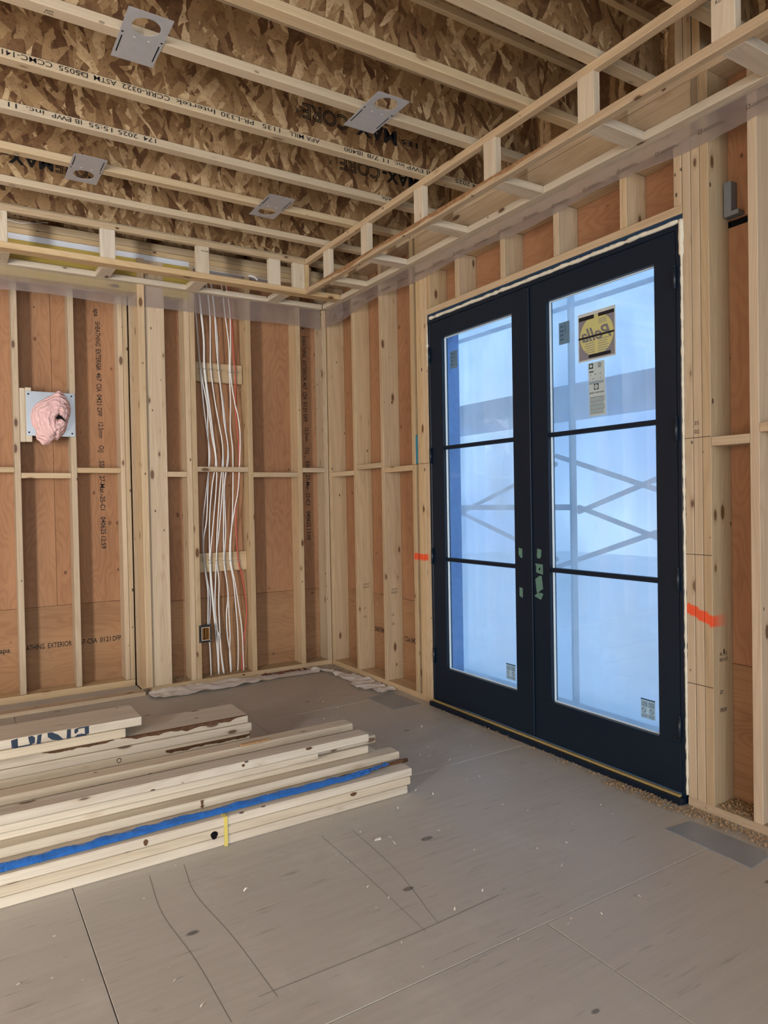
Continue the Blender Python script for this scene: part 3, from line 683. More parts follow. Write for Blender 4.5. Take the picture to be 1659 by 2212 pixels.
for i, (lab, poly) in enumerate(TAPES):
    o = tag(prism('masking_tape', poly, 'x', -.0003, -.0011, 'tape_green'), lab, 'tape', 'green tape patches on the door stiles')
    if i == 2: prism('hole', [(-2.387, .962), (-2.397, .962), (-2.397, .949), (-2.387, .949)], 'x', -.0012, -.0016, 'dark', o)

# ------------------------------------------------ spray foam around the frame, blue membrane above it
def lump(seed, a, b): return lambda i: a + b*(noise.noise(Vector((i*.35, seed, 0)))+.4*noise.noise(Vector((i*1.3, seed, 3))))
ms = tag(box('flashing_membrane', (.004, .012), (-3.262, -1.406), (2.494, 2.5305), 'blue_membrane', bev=0), 'dark blue membrane strip under the head plate above the doors', 'membrane')
N = 150
p = [Vector((.001+.003*noise.noise(Vector((i*.2, 9, 0))), -1.435-i*(1.81/N), 2.503+.004*noise.noise(Vector((i*.13, 2, 0))))) for i in range(N+1)]
tag(tube('spray_foam', p, lump(1, .010, .006), 'foam', seg=8), 'lumpy cream foam bead along the top of the door frame', 'foam', 'foam beads around the door frame')
p = [Vector((.002, -3.2585+.0015*noise.noise(Vector((i*.2, 5, 0))), .045+i*(2.462/190))) for i in range(191)]
f2 = lump(4, .0062, .0040)
tag(tube('spray_foam', p, lambda i: f2(i)+(.006 if i > 178 else 0), 'foam', seg=8), 'long cream foam bead down the right side of the door frame', 'foam', 'foam beads around the door frame')
p = [Vector((.0, -1.4075, 2.20+i*(.265/26))) for i in range(27)]
f3 = lump(8, .0085, .008)
tag(tube('spray_foam', p, lambda i: max(.003, f3(i)*math.sin(math.pi*min(1, (i+2)/28))), 'foam', seg=8), 'short cream foam bulge at upper left of the door frame', 'foam', 'foam beads around the door frame')

# ================================================================== outside the doors
tag(box('exterior_ground', (.3, 14), (-16, 12), (-.42, -.36), 'ground', bev=0), kind='structure')
def sheet(name, nu, nv, fn, mat, smooth=True, parent=None):
    V = [fn(i/nu, j/nv) for j in range(nv+1) for i in range(nu+1)]
    F = [(j*(nu+1)+i, j*(nu+1)+i+1, (j+1)*(nu+1)+i+1, (j+1)*(nu+1)+i) for j in range(nv) for i in range(nu)]
    return meshobj(name, V, F, mat, parent, smooth=smooth)
def extsheet(u, v):
    y = -1.30-2.1*u; z = .0+2.62*v
    n = noise.noise(Vector((u*5, v*2.0, 3)))*.03 + noise.noise(Vector((u*14+v*3, v*4, 1)))*.010
    return (.275+n, y, z)
tag(sheet('plastic_sheet', 50, 50, extsheet, 'ext_poly'), 'milky plastic sheeting hung over the outside of the doors', 'plastic sheet')
sc = tag(empty('scaffold', (.95, -1.8, -.36)), 'blurred tube scaffold with crossed braces beyond the door glass', 'scaffold')
SX = .9
def tb(nm, y0, z0, y1, z1, r=.021, dx=0.0): cyl(nm, (SX+dx, y0, z0), (SX+dx, y1, z1), r, 'scaf', sc, 10)
for y in (-1.80, -3.2, .35, -4.6): tb('upright_tube', y, -.36, y, 4.2, .024)
for y0, z0, y1, z1 in ((-1.60, 1.625, -3.0, 1.19), (-1.80, 1.268, -3.0, .905), (-1.60, .85, -3.0, 1.305), (-1.80, 1.235, -2.45, 1.447), (-.50, 1.216, -1.60, 1.57), (-.50, 1.23, -1.60, .90)): tb('brace_tube', y0, z0, y1, z1, .017, .05)
tb('ledger_tube', .35, 1.268, -1.83, 1.268, .02, -.045); tb('ledger_tube', .35, 1.92, -4.1, 1.92, .021, -.045)
tb('ledger_tube', .35, -.05, -4.1, -.05, .021, -.045)
for k in range(3): box('deck_plank', (SX+.06+.24*k, SX+.285+.24*k), (-4.3, .6), (1.955, 1.995), 'plank', sc)
box('toe_board', (SX+.03, SX+.055), (-4.3, .6), (1.96, 2.10), 'plank', sc)
cyl('guard_rail', (SX+.8, .5, 2.9), (SX+.8, -4.2, 2.9), .021, 'scaf', sc, 10)

# ================================================================== BULKHEAD (dropped soffit) FRAMES
ZB = 2.885
def bark(name, parent, x0, x1, y, z, h, seed, n=30, depth=.003, plane='y', t0=0.0, mat='bark'):
    """irregular strip of bark along the edge of a board, running in x (plane y) or y (plane x)"""
    V, F = [], []
    for i in range(n+1):
        t = i/n; a = x0+(x1-x0)*t
        e = h*(.62+.55*noise.noise(Vector((t*7, seed, 0)))+.25*noise.noise(Vector((t*23, seed, 1))))*min(1, 7*t+t0, 7*(1-t)+t0)
        e = max(e, .0008)
        for k, (dd, zz) in enumerate(((0.0, z-e), (-depth, z-e*.75), (-depth, z-e*.1), (depth*2.2, z+.0012))):
            V.append((a, y+dd, zz) if plane == 'y' else (y+dd, a, zz))
    for i in range(n):
        for k in range(3): F.append((4*i+k, 4*i+k+1, 4*i+5+k, 4*i+4+k))
    return meshobj(name, V, F, mat, parent)
bb = tag(empty('soffit_frame', (-1.4, -.2, ZB)), 'ladder-like dropped soffit frame of pale lumber along the back wall', 'soffit frame')
box('lower_rail', (-3.6, -.062), (-.362, -.273), (ZB, ZB+T), 'rail', bb); box('upper_rail', (-3.6, -.3585), (-.362, -.324), (3.106, 3.144), 'rail', bb)
for a in (-3.02, -2.41, -1.796, -1.178, -.645, -.453): box('upright', (a, a+.091), (-.362, -.324), (ZB+T, 3.106), 'pile', bb, axis='z')
box('upright', (-.361, -.323), (-.361, -.272), (ZB+T, 3.106), 'rail', bb, axis='z'); box('upright', (-.322, -.285), (-.315, -.273), (ZB+T, 3.106), 'rail', bb, axis='z')
for a in (-3.0, -2.39, -1.776, -1.163, -.53): box('rung', (a, a+.089), (-.272, -.054), (ZB, ZB+T), 'pile', bb, axis='y')
box('wall_ledger', (-3.6, -.06), (-.053, -.003), (ZB, ZB+T), 'pile', bb)
br = tag(empty('soffit_frame', (-.2, -2, ZB)), 'ladder-like dropped soffit frame with a bark-edged lower rail above the doors', 'soffit frame')
lr = box('lower_rail', (-.357, -.318), (-5.6, -.364), (ZB, ZB+T), 'rail', br); box('upper_rail', (-.357, -.319), (-5.6, -.323), (3.106, 3.144), 'rail', br)
bark('bark_edge', lr, -2.95, -.45, -.3572, ZB+.0365, .034, 4, 90, plane='x', mat='bark_light')
for k, a in enumerate((-.745, -1.274, -1.88, -2.494, -3.108, -3.722, -4.33, -4.94)):
    box('upright', (-.357, -.319), (a, a+.089), (ZB+T, 3.106), 'pile', br, axis='z')
for a in (-.748, -1.277, -1.909, -2.514, -3.125, -3.735, -4.34): box('rung', (-.318, -.058), (a, a+.088), (ZB, ZB+T), 'pile', br, axis='x')
box('wall_ledger', (-.057, -.003), (-5.6, -.055), (ZB, ZB+T), 'pile', br)
text('grade_stamp', 'PRIME', (-1.142, -.3622, 3.068), X, Z, .010, 'ink', bb, width=.05)
text('grade_stamp', 'SPF No.2', (-.3572, -3.652, 3.07), -Y, Z, .014, 'ink', br, width=.05); text('grade_stamp', 'KD-HT', (-.3572, -3.652, 3.045), -Y, Z, .014, 'ink', br, width=.055)

# ------------------------------------------------ vapour-barrier flaps
def flapb(u, v):
    x = -3.1+3.04*u; z = 2.735+.006*math.sin(u*23)+(2.93-2.735)*v
    return (x, -.0035-.010*(1-v)*abs(noise.noise(Vector((u*16, v, 0))))-.004*abs(noise.noise(Vector((u*40, v*3, 5)))), z)
tag(sheet('vapour_barrier', 120, 6, flapb, 'poly'), 'milky plastic vapour barrier strip hanging along the back wall', 'plastic sheet')
def flapr(u, v):
    y = -.055-5.0*u; zl = 2.785-.012*math.sin(u*31)-.035*max(0, 1-u*9)
    z = zl+(2.93-zl)*v
    return (-.0035-.012*(1-v)*abs(noise.noise(Vector((u*30, v, 2))))-.005*abs(noise.noise(Vector((u*70, v*3, 7)))), y, z)
fr = tag(sheet('vapour_barrier', 180, 6, flapr, 'poly'), 'printed milky plastic vapour barrier strip hanging above the doors', 'plastic sheet')
meshobj('torn_corner', [(-.018, -.06, 2.90), (-.012, -.02, 2.90), (-.02, -.022, 2.752), (-.024, -.115, 2.738), (-.022, -.20, 2.83), (-.026, -.26, 2.735), (-.016, -.33, 2.79), (-.012, -.30, 2.90)],
        [(0, 1, 2), (0, 2, 3), (0, 3, 4), (0, 4, 7), (4, 5, 6), (4, 6, 7)], 'poly', fr)
def frame_x(y, z):
    for a, b, c, d in ((0, .016, 0, .0025), (0, .016, .0135, .016), (0, .0025, 0, .016), (.0135, .016, 0, .016)): rect('print_mark', y-a, y-b, z+c, z+d, -.019, 'film_print', fr)
for k in range(24):
    y = -.28-.205*k; z = 2.815+.005*math.sin(k*2.1)
    frame_x(y, z); rect('print_mark', y-.022, y-.115, z+.001, z+.003, -.019, 'film_print', fr); rect('print_mark', y-.026, y-.10, z+.008, z+.0105, -.019, 'film_print', fr)

# ------------------------------------------------ recessed-light mounting plates under the joists
def light_plate(x0, x1, y0, y1, cy, lab, slots_far):
    cx = (x0+x1)/2; r = .0525; z = ZJ-.0022
    o = tag(empty('light_mounting_plate', (cx, (y0+y1)/2, z)), lab, 'light plate', 'metal light plates under the ceiling joists')
    n = 48; V, F = [], []
    for zz in (z, z+.0016):
        for k in range(n):
            t = 2*math.pi*k/n; V.append((cx+r*math.cos(t), cy+r*math.sin(t), zz))
        for k in range(n):
            t = 2*math.pi*k/n; c, s = math.cos(t), math.sin(t)
            m = min(((x1-cx)/abs(c) if abs(c) > 1e-6 else 9), ((y1-cy) if s > 0 else (cy-y0))/abs(s) if abs(s) > 1e-6 else 9)
            V.append((cx+c*m, cy+s*m, zz))
    for k in range(n):
        j = (k+1) % n
        F += [(k, j, n+j, n+k), (2*n+k, 3*n+k, 3*n+j, 2*n+j), (k, 2*n+k, 2*n+j, j), (n+k, n+j, 3*n+j, 3*n+k)]
    # square off the corners
    for sx in (x0, x1):
        for sy in (y0, y1):
            t = math.atan2(sy-cy, sx-cx) % (2*math.pi); k = int(t/(2*math.pi)*n)
            for base in (n, 3*n):
                V.append((sx, sy, z if base == n else z+.0016)); q = len(V)-1
                F.append((base+k, base+(k+1) % n, q) if base == n else (base+(k+1) % n, base+k, q))
    meshobj('plate', V, F, 'alu', o)
    ys = (cy+.09, cy+.20) if slots_far else (cy-.20, cy-.09)
    for sx in (x0+.010, x1-.014): box('slot', (sx, sx+.004), ys, (z-.0008, z-.0002), 'dark', o, bev=0)
    for sx in (x0+.006, x1-.012): box('screw_hole', (sx, sx+.007), ((cy+.062) if slots_far else (cy-.07), (cy+.07) if slots_far else (cy-.062)), (z-.0008, z-.0002), 'dark', o, bev=0)
    for sx in (cx-.03, cx+.024): box('embossed_tab', (sx, sx+.008), ((cy+.078) if slots_far else (cy-.082), (cy+.082) if slots_far else (cy-.078)), (z-.0012, z-.0002), 'chip', o, bev=0)
light_plate(-2.072, -1.907, -2.468, -2.142, -2.383, 'nearer metal light plate under joists at the left', True)
light_plate(-1.012, -.845, -2.474, -2.152, -2.402, 'nearer metal light plate under joists toward the right', True)
light_plate(-2.075, -1.91, -1.224, -.894, -.994, 'farther metal light plate under joists at the left', False)
light_plate(-1.02, -.855, -1.274, -.938, -1.03, 'farther metal light plate under joists toward the right', False)

# ================================================================== LUMBER PILE
PG = 'boards in the lumber pile'
def lum(x1, y0, z0, lab, wd=.089, t=T, x0=-4.6, mat='pile', nm='lumber_board'):
    return tag(box(nm, (x0+jit(.05), x1), (y0+.0005, y0+wd-.0005), (z0+.0009, z0+t-.0009), mat, bev=.005), lab, 'lumber', PG)
L1 = lum(-.924, -2.480, 0, 'bottom board of the front stack, lying on the floor')
L2 = lum(-.908, -2.481, T, 'second board up at the front of the pile, with a black knot')
L3 = lum(-.900, -2.482, 2*T, 'third board up at the front of the pile, blue plastic lying on it')
B1 = lum(-.888, -2.361, 3*T, 'front-row board with arrow knot just behind the blue plastic')
C1 = lum(-1.022, -2.301, 4*T, 'fifth-layer board in the shadow below the overhanging top board')
E0 = lum(-1.30, -2.335, 5*T, 'shaded board directly under the overhanging top board', wd=.044)
E1 = lum(-.976, -2.290, 5*T, 'board whose white end sticks out beyond the topmost front board')
D1 = lum(-1.053, -2.360, 6*T, 'topmost wide-faced board of the front stack, overhanging forward')
F1 = lum(-.978, -2.078, 5*T, 'rear board of the front stack with a chipped splintered edge')
W1 = lum(-.965, -2.2695, 3*T, 'board end showing white between the front row and shaded board')
buried = 'pale board buried inside the lumber pile, all but hidden by others'
for r, (y0, xe) in enumerate(((-2.391, -.945), (-2.300, -.97))):
    for k in range(3): lum(xe-.01*k, y0, k*T, buried)
for k in range(5): lum(-1.0-.006*k, -2.078+.001*k, k*T, buried)
for k in range(5): lum(-1.06, -2.188 if k > 3 else -2.18, k*T, buried)
# rear stack of wide boards
TR = .0435
def wide(x1, k, lab, y0=-1.60): return tag(box('wide_board', (-4.4+jit(.05), x1), (y0, y0+.249), (k*TR+.0008, (k+1)*TR-.0008), 'pile', bev=.004), lab, 'lumber', PG)
wide(-1.345, 0, buried); wide(-1.34, 1, buried)
R1 = wide(-1.338, 2, 'lowest visible wide board of the rear stack with dark bark edge', -1.602)
Q1 = wide(-1.328, 3, 'clean wide board between two bark-edged boards in the rear stack', -1.608)
P1 = wide(-1.345, 4, 'wide board of the rear stack with brown bark along its top edge')
H1 = wide(-1.965, 5, 'short wide board just under the stencilled board', -1.605)
G1 = wide(-1.888, 6, 'topmost wide board with dark blue stencilled letters on its edge')
bark('bark_edge', P1, -1.99, -1.35, -1.6002, 5*TR-.001, .026, 11, 50); bark('bark_edge', P1, -2.33, -2.02, -1.6002, 5*TR-.001, .016, 15, 30)
bark('bark_edge', R1, -1.78, -1.34, -1.6022, 2*TR+.030, .026, 21, 40, t0=.6)
# stencil on the edge of the top board (upper halves of letters cut off by the board above being moved)
sf = -1.6003; z0s = 6*TR
def gm(pts): prism('stencil', [((-2.454+(x-165)*.000278), z0s+.0425*(1-y)) for x, y in pts], 'y', sf, sf-.0005, 'stencil', G1)
gm([(165, .12), (260, .02), (262, .9), (225, 1.0), (175, .95)]); gm([(410, .05), (470, .0), (512, .25), (505, .8), (440, .95), (420, .5)]); gm([(225, .88), (440, .85), (440, 1.0), (225, 1.0)])
gm([(548, .05), (610, .0), (590, 1.0), (530, 1.0)])
gm([(695, .0), (760, .0), (850, .35), (935, .98), (860, .98), (760, .8), (700, .45)])
gm([(990, .0), (1050, .0), (1045, .95), (980, .98)])
gm([(1105, .1), (1165, .0), (1160, .42), (1125, .6), (1100, .5)]); gm([(1262, .0), (1330, .0), (1328, .85), (1265, .9)]); gm([(1100, .98), (1140, .74), (1210, .70), (1265, .80), (1300, .98)]); gm([(1165, .0), (1262, .0), (1262, .12), (1165, .14)])
# dark knots on the front boards
def knot(par, x, z, y, rx, rz, mat='bark'):
    prism('knot', [(x+rx*math.cos(t)*(1+.15*math.sin(3*t)), z+rz*math.sin(t)) for t in [2*math.pi*k/12 for k in range(12)]], 'y', y-.0001, y-.0012, mat, par)
knot(L2, -1.828, 1.42*T, -2.4806, .014, .016, 'dark'); knot(L3, -2.085, 2.55*T, -2.4816, .008, .012); knot(L2, -1.21, 1.75*T, -2.4806, .016, .008)
knot(D1, -1.66, 6.62*T, -2.3596, .007, .006); knot(R1, -2.0, 2.6*TR, -1.6016, .011, .012, 'dark'); knot(R1, -2.0, 2.6*TR, -1.6022, .008, .009, 'pile'); knot(D1, -1.36, 6.86*T, -2.3596, .016, .006)
prism('arrow_knot', [(-1.842, .150), (-1.829, .150), (-1.832, .128), (-1.826, .128), (-1.8355, .1165), (-1.845, .128), (-1.839, .128)], 'y', -2.3607, -2.3617, 'bark', B1)
tag(prism('wood_sliver', [(-1.565, -2.066), (-1.50, -2.060), (-1.42, -2.073), (-1.47, -2.0775), (-1.56, -2.0775)], 'z', 6*T+.0003, 6*T+.009, 'sliver'), 'thin brown splinter of wood lying on the rear board of the front stack', 'wood offcut')
# blue plastic rolled along the top of the front board
def wrapsheet(u, v):
    x = -4.3+3.20*u; end = max(0.0, (u-.93)/.07)
    wob = .008*math.sin(u*9)+.005*noise.noise(Vector((u*40, 3, 0)))
    wd = .056*(1-.45*end)+.010*noise.noise(Vector((u*70, 8, 0)))*(1 if v > .5 else .35)
    y = -2.458+wob+.012*end+wd*v
    z = 3*T+.0035+.015*math.sin(math.pi*v)**.8*(1+.5*noise.noise(Vector((u*55, v*2, 1))))+.004*abs(noise.noise(Vector((u*180, v*5, 6))))+.010*end*abs(noise.noise(Vector((u*300, v*4, 2))))
    return (x, y, z)
bw = tag(sheet('plastic_wrap', 420, 8, wrapsheet, 'blue_wrap', smooth=False), 'crumpled blue plastic wrap lying along the front board edge', 'plastic wrap')
def tornend(u, v):
    x = -1.16+.17*u; return (x, -2.448+.02*u+.035*v*(1-.3*u)+.006*noise.noise(Vector((u*9, v*3, 4))), 3*T+.010+.014*abs(noise.noise(Vector((u*7, v*4, 9))))+.006*u)
sheet('torn_end', 16, 6, tornend, 'blue_wrap', smooth=False, parent=bw)
pth = [Vector((-1.35+.048*i, -2.416+.002*i+.002*math.sin(i), 3*T+.005)) for i in range(11)]
tag(tube('bark_strip', pth, lambda i: .0105+.002*math.sin(i*3), 'bark', seg=7, flat=.4), 'stringy brown bark strip poking out from under the blue plastic', 'bark')
ys = tag(empty('yellow_strap', (-1.782, -2.485, .0)), 'yellow plastic strap crossing the front of the lumber pile', 'strap')
box('band', (-1.789, -1.775), (-2.4845, -2.4825), (.001, 3*T+.0005), 'strap_yellow', ys, bev=0, axis='z'); box('band_top', (-1.789, -1.775), (-2.4845, -2.385), (3*T+.0002, 3*T+.0022), 'strap_yellow', ys, bev=0, axis='y')

# ================================================================== things on the floor
tag(box('floor_board', (-3.3, -1.515), (-.088, .004), (.0005, .028), 'rail', rotz=.012), 'yellowish board lying on the floor in front of the recess', 'lumber')
def cloth(name, poly, seed, mat, amp=.018):
    me_p = [Vector((x, y, 0)) for x, y in poly]
    bm = bmesh.new(); vs = [bm.verts.new(p) for p in me_p]; bm.faces.new(vs)
    bmesh.ops.triangulate(bm, faces=bm.faces); bmesh.ops.subdivide_edges(bm, edges=bm.edges[:], cuts=3, use_grid_fill=True)
    bmesh.ops.subdivide_edges(bm, edges=bm.edges[:], cuts=1, use_grid_fill=True)
    for v in bm.verts:
        n = noise.noise(Vector((v.co.x*9, v.co.y*17, seed)))+.6*noise.noise(Vector((v.co.x*25, v.co.y*40, seed+3)))
        v.co.z = .004+amp*max(0, .45+n*.9)*(.3 if -.68 < v.co.x < -.22 and seed == 2 else 1)
    me = bpy.data.meshes.new(name); bm.to_mesh(me); bm.free(); me.materials.append(M[mat])
    for p in me.polygons: p.use_smooth = True
    return link(name, me, Matrix.Identity(4))
m1 = tag(cloth('membrane_strip', [(-1.485, -.028), (-1.419, -.013), (-1.346, -.008), (-1.157, -.019), (-1.051, -.02), (-.702, -.03), (-.627, -.006), (-.529, -.012), (-.209, -.045), (-.163, -.159), (-.234, -.21), (-.553, -.197), (-.766, -.214), (-.983, -.245), (-1.253, -.244), (-1.419, -.235), (-1.481, -.209), (-1.504, -.126)], 2, 'membrane'), 'crumpled dusty membrane strip with faded red print along the back wall', 'membrane')
text('lettering', 'Thudlup', (-.25, -.045, .0135), -X, -Y, .07, 'red_print', m1, width=.40, heavy=.03, lift=.001)
tag(cloth('membrane_strip', [(-.216, -.07), (-.154, -.13), (-.092, -.307), (-.057, -.455), (-.014, -.647), (-.03, -.839), (-.008, -.947), (-.031, -1.005), (-.162, -1.02), (-.162, -.947), (-.218, -.806), (-.216, -.677), (-.164, -.62), (-.175, -.398), (-.185, -.212), (-.24, -.125)], 6, 'membrane'), 'crumpled dusty membrane strip along the wall left of the doors', 'membrane')
tag(prism('metal_sheet', [(-.281, -1.03), (-.075, -1.034), (-.068, -1.362), (-.28, -1.37)], 'z', .0005, .003, 'flash'), 'flat grey metal square on the floor left of the doors', 'metal sheet')
tag(prism('metal_sheet', [(-.271, -3.346), (-.124, -3.361), (-.118, -3.662), (-.150, -3.692), (-.277, -3.704)], 'z', .0005, .003, 'flash'), 'bent grey metal flashing on the floor right of the doors', 'metal sheet')
def chips(name, spots, n, size, mat, lab, seed, lo=.3):
    rnd = random.Random(seed); V, F = [], []
    for _ in range(n):
        x0, x1, y0, y1, z = rnd.choice(spots)
        c = Vector((rnd.uniform(x0, x1), rnd.uniform(y0, y1), z)); a = rnd.uniform(0, 6.28); s = size*rnd.uniform(lo, 1)
        u = Vector((math.cos(a), math.sin(a), rnd.uniform(-.3, .5)))*s; v = Vector((-math.sin(a), math.cos(a), rnd.uniform(-.4, .4)))*s*rnd.uniform(.15, .4)
        h = Vector((0, 0, s*rnd.uniform(.1, .7))); b = len(V)
        V += [c-u-v+h*.1, c-u+v, c+h+v, c+h-v, c+u-v+h*.15, c+u+v+h*.1]
        F += [(b, b+1, b+2, b+3), (b+3, b+2, b+5, b+4)]
    o = meshobj(name, V, F, mat); tag(o, lab, 'shavings', kind='stuff'); return o
chips('wood_shavings', [(.005, .13, -3.54, -3.39, .044), (.005, .13, -3.9, -3.6, .044), (-.10, -.01, -3.75, -3.27, .006), (-.06, -.01, -3.85, -3.27, .006), (-.12, -.04, -3.28, -2.9, .006), (-.08, -.04, -3.2, -1.5, .005)], 2300, .0085, 'shaving', 'scattered wood shavings along the floor plate right of the doors', 3)
chips('wood_shavings', [(-1.08, -.70, .03, .13, .044), (-1.30, -1.17, .05, .13, .044), (-.70, -.04, -.05, -.005, .006), (-1.0, -.1, .01, .12, .043), (-.1, -.01, -.8, -.05, .006)], 1100, .009, 'shaving', 'wood shavings heaped in the stud bays of the back wall', 5)
chips('wood_chips', [(-2.6, -.3, -4.0, -2.5, .003), (-1.6, -.3, -3.6, -2.0, .003), (-1.2, -.3, -2.4, -.4, .003)], 150, .010, 'chip', 'tiny pale wood chips strewn over the grey subfloor', 9)
for i, (u, v, s) in enumerate(((-1.265, -2.77, .018), (-2.50, -3.30, .016))):
    tag(prism('wood_chip', [(u-s, v-.004), (u-.2*s, v+.008), (u+s, v+.005), (u+.6*s, v-.007)], 'z', .0005, .006, 'chip'), ('larger white wood chip on the floor near the pile', 'white wood chip on the floor near the bottom left')[i], 'wood chip')

# ================================================================== things on the back wall
CABLES = {
'a': [(-1.058,2.746),(-1.032,2.342),(-1.012,2.068),(-0.989,1.86),(-0.973,1.693),(-1.002,1.469),(-1.037,1.218),(-1.041,1.067),(-1.038,0.912),(-1.021,0.797),(-0.995,0.627),(-1.008,0.43)],
'c': [(-1.055,2.747),(-1.028,2.342),(-0.984,2.07),(-0.984,1.902),(-0.979,1.693),(-0.992,1.469),(-1.008,1.217),(-1.035,1.067),(-1.035,0.912),(-1.029,0.84),(-1.01,0.67),(-1.015,0.418),(-1.004,0.248),(-0.999,0.078)],
'b': [(-1.016,2.752),(-1.001,2.562),(-1.001,2.345),(-0.979,2.112),(-0.954,1.861),(-0.927,1.66),(-0.959,1.469),(-0.984,1.216),(-0.99,0.909),(-0.985,0.71),(-0.964,0.455),(-0.948,0.24),(-0.941,0.035)],
'd': [(-1.013,2.752),(-0.999,2.562),(-0.998,2.345),(-0.967,2.071),(-0.946,1.862),(-0.924,1.66),(-0.929,1.468),(-0.956,1.215),(-0.986,0.964),(-0.989,0.888),(-0.974,0.625),(-0.957,0.411),(-0.928,0.323),(-0.918,0.194),(-0.899,0.046)],
'e': [(-0.949,2.76),(-0.95,2.533),(-0.951,2.349),(-0.927,2.132),(-0.9,1.965),(-0.87,1.737),(-0.898,1.468),(-0.921,1.214),(-0.933,1.062),(-0.94,0.906),(-0.955,0.666),(-0.958,0.539),(-0.951,0.453),(-0.941,0.325),(-0.938,0.043)],
'f': [(-0.946,2.76),(-0.949,2.534),(-0.948,2.349),(-0.921,2.099),(-0.896,1.948),(-0.867,1.737),(-0.876,1.468),(-0.91,1.146),(-0.931,0.994),(-0.937,0.906),(-0.921,0.748),(-0.927,0.578),(-0.923,0.365),(-0.921,0.237),(-0.904,0.055)],
'g': [(-0.913,2.764),(-0.905,2.538),(-0.892,2.345),(-0.87,2.119),(-0.857,1.95),(-0.831,1.738),(-0.867,1.468),(-0.878,1.213),(-0.882,0.902),(-0.862,0.726),(-0.856,0.614),(-0.872,0.488),(-0.867,0.316),(-0.848,0.185),(-0.844,0.038)],
'h': [(-0.908,2.765),(-0.895,2.573),(-0.889,2.346),(-0.86,2.094),(-0.844,1.908),(-0.826,1.695),(-0.863,1.468),(-0.862,1.127),(-0.875,0.957),(-0.876,0.872),(-0.854,0.674),(-0.85,0.485),(-0.845,0.322),(-0.852,0.185),(-0.846,0.047)],
'i': [(-0.829,2.775),(-0.804,2.548),(-0.804,2.336),(-0.8,2.123),(-0.805,1.909),(-0.791,1.739),(-0.795,1.468),(-0.807,1.211),(-0.828,1.041),(-0.832,0.899),(-0.808,0.739),(-0.791,0.522),(-0.781,0.349),(-0.781,0.176),(-0.788,0.047)],
'j': [(-0.792,2.779),(-0.793,2.55),(-0.799,2.336),(-0.773,2.124),(-0.745,1.997),(-0.732,1.826),(-0.754,1.468),(-0.787,1.296),(-0.818,1.126),(-0.828,0.899),(-0.8,0.738),(-0.769,0.52),(-0.75,0.345),(-0.745,0.171),(-0.743,0.041)],
'red': [(-0.781,2.747),(-0.77,2.467),(-0.759,2.339),(-0.762,2.082),(-0.755,1.911),(-0.742,1.731),(-0.755,1.468),(-0.778,1.296),(-0.778,1.124),(-0.767,0.896),(-0.74,0.777),(-0.721,0.646),(-0.708,0.514),(-0.717,0.385),(-0.733,0.3),(-0.752,0.129),(-0.757,0.043)],
}
NAMES = dict(a='leftmost greyish-white cable, ending at the black outlet box', c='second white cable from the left, passing behind the outlet box', b='third white cable from the left in the stud bay', d='fourth white cable from the left in the stud bay',
             e='fifth white cable from the left in the stud bay', f='sixth white cable from the left in the stud bay', g='seventh white cable from the left in the stud bay', h='eighth white cable from the left in the stud bay', i='ninth white cable from the left in the stud bay', j='rightmost white cable, running beside the red cable', red='single red cable at the right of the white cables')
for q, k in enumerate(('a', 'c', 'b', 'd', 'e', 'f', 'g', 'h', 'i', 'j', 'red')):
    pts = CABLES[k]; x0, z0 = pts[0]
    dy = .0045*(q % 3)-.006
    P3 = [(x0-.03, .08, 3.06), (x0-.012, .072, 2.92)] + [(x, .066+dy, z) for x, z in pts]
    if k == 'a': P3[-1] = (pts[-1][0], .05, .425)
    else: P3[-1] = (P3[-1][0], P3[-1][1], .039)
    o = tag(tube('electrical_cable', catmull(P3, 6), .0047 if k != 'red' else .0052, {'a': 'cable_grey', 'red': 'cable_red'}.get(k, 'cable'), seg=8, flat=.8), NAMES[k], 'cable', 'cables running down the stud bay')
    for zs in (2.33, .893):
        pr = min(((x, z) for x, z in pts), key=lambda p: abs(p[1]-zs))
        box('cable_staple', (pr[0]-.011, pr[0]+.011), (.052+dy, .0775), (pr[1]-.002, pr[1]+.002), 'staple', o, bev=.0008)
# outlet box
ob = tag(empty('outlet_box', (-1.06, -.004, .373)), 'black vapour-barrier outlet box with tan inside on a stud', 'outlet box')
def frame(name, x0, x1, z0, z1, wd, y0, y1, mat, par):
    outer = [(x0, z0), (x1, z0), (x1, z1), (x0, z1)]; inner = [(x0+wd, z0+wd), (x1-wd, z0+wd), (x1-wd, z1-wd), (x0+wd, z1-wd)]
    V = [(x, y0, z) for x, z in outer+inner] + [(x, y1, z) for x, z in outer+inner]; F = []
    for i in range(4):
        j = (i+1) % 4; F += [(i, j, 4+j, 4+i), (8+i, 12+i, 12+j, 8+j), (i, 8+i, 8+j, j), (4+i, 4+j, 12+j, 12+i)]
    return meshobj(name, V, F, mat, par)
frame('flange', -1.106, -1.015, .308, .438, .017, -.008, -.002, 'box_black', ob)
frame('rim', -1.089, -1.026, .323, .421, .004, -.010, .0, 'box_rim', ob)
frame('box_body', -1.0865, -1.028, .325, .419, .0015, -.003, .062, 'box_tan', ob); box('box_back', (-1.0865, -1.028), (.060, .063), (.325, .419), 'box_tan', ob, bev=0)
box('divider', (-1.049, -1.046), (.02, .06), (.328, .416), 'box_tan', ob, bev=0)
for x in (-1.098, -1.022):
    for z in (.317, .431): cyl('corner_screw', (x, -.0095, z), (x, -.007, z), .003, 'staple', ob, 8)
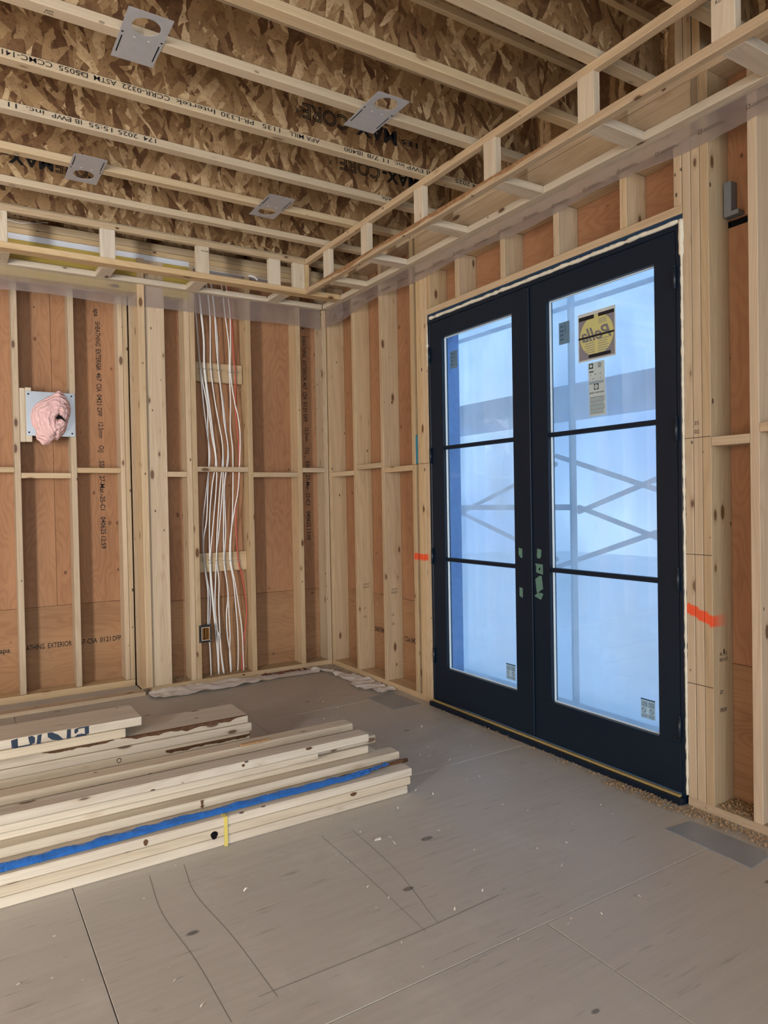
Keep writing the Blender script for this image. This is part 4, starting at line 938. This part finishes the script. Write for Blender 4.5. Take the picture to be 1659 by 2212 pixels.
# vent plate and insulation
vp = tag(empty('vent_plate', (-2.027, .303, 1.985)), 'square shiny metal vent plate screwed between studs in the recess', 'metal plate')
box('plate', (-2.184, -1.871), (.3025, .305), (1.829, 2.138), 'steel', vp, bev=.0008, axis='x')
for x in (-2.168, -1.893):
    for z in (1.852, 2.117): cyl('screw', (x, .2995, z), (x, .3024, z), .006, 'ink', vp, 10)
outl = [(-1.975, 2.158), (-1.946, 2.137), (-1.924, 2.101), (-1.902, 2.058), (-1.902, 1.992), (-1.922, 1.925), (-1.929, 1.887), (-1.947, 1.849), (-1.977, 1.817), (-1.989, 1.802), (-2.017, 1.803), (-2.035, 1.776), (-2.083, 1.767), (-2.105, 1.791), (-2.126, 1.812), (-2.128, 1.864), (-2.146, 1.897), (-2.156, 1.939), (-2.152, 1.995), (-2.126, 2.045), (-2.081, 2.082), (-2.027, 2.116), (-1.995, 2.137)]
ol = catmull([(x, 0, z) for x, z in outl+outl[:1]], 3)[:-1]; cx, cz = -1.985, 1.950
V, F, K, n = [], [], 14, len(ol)
for j in range(K):
    t = 1-j/K
    for i, q in enumerate(ol):
        x, z = cx+(q.x-cx)*t, cz+(q.z-cz)*t
        swirl = noise.noise(Vector((x*22, t*9, z*22)))*.014+noise.noise(Vector((x*60, 2, z*60)))*.006 + .007*math.sin(t*34+i*.12)
        dep = .012+.085*(1-t**2.6)*(1 if t > .25 else t/.25*.6+.4) + swirl
        V.append((x, .301-max(.002, dep) if j else .3015, z))
V.append((cx, .25, cz))
for j in range(K-1):
    for i in range(n): F.append((j*n+i, j*n+(i+1) % n, (j+1)*n+(i+1) % n, (j+1)*n+i))
F += [((K-1)*n+i, (K-1)*n+(i+1) % n, K*n) for i in range(n)]
ins = tag(meshobj('insulation_tuft', V, F, 'pink', smooth=True), 'tuft of pink fibreglass insulation stuffed through the metal vent plate', 'insulation')
prism('painted_hole_shade', [(-2.011, 1.95), (-1.992, 1.974), (-1.972, 1.958), (-1.941, 1.919), (-1.977, 1.942), (-2.006, 1.938)], 'y', .2, .196, 'dark', ins)  # flat dark patch paints the shade of a hole in the tuft
# galvanised bracket and tape on the right wall
bk = tag(empty('steel_bracket', (.1, -3.41, 2.49)), 'grey steel channel bracket in the stud bay right of the doors', 'bracket')
box('channel_back', (.094, .138), (-3.424, -3.392), (2.50, 2.628), 'bracket', bk, axis='z'); box('channel_foot', (.094, .139), (-3.456, -3.392), (2.484, 2.503), 'bracket', bk)
tag(prism('tape_piece', [(-1.2485, 1.577), (-1.2755, 1.577), (-1.2755, 1.765), (-1.2485, 1.77)], 'x', .004, .0055, 'tape_teal'), 'teal tape piece between studs left of the doors', 'tape')
wire = [(-2.45, -.02, 3.20), (-2.30, -.03, 3.176), (-2.21, -.03, 3.168), (-2.135, -.02, 3.186), (-2.05, .0, 3.215)]
tag(tube('thin_wire', catmull(wire, 8), .0028, 'cable', seg=6), 'thin white wire looping above the back soffit frame', 'wire')
wp = [(-.70, -.10, 3.045), (-.665, -.12, 3.035), (-.64, -.13, 3.01)]
tag(tube('cable_end', catmull(wp, 6), .006, 'cable', seg=7), 'short white cable end hanging in the back soffit frame', 'wire')

flush_text()
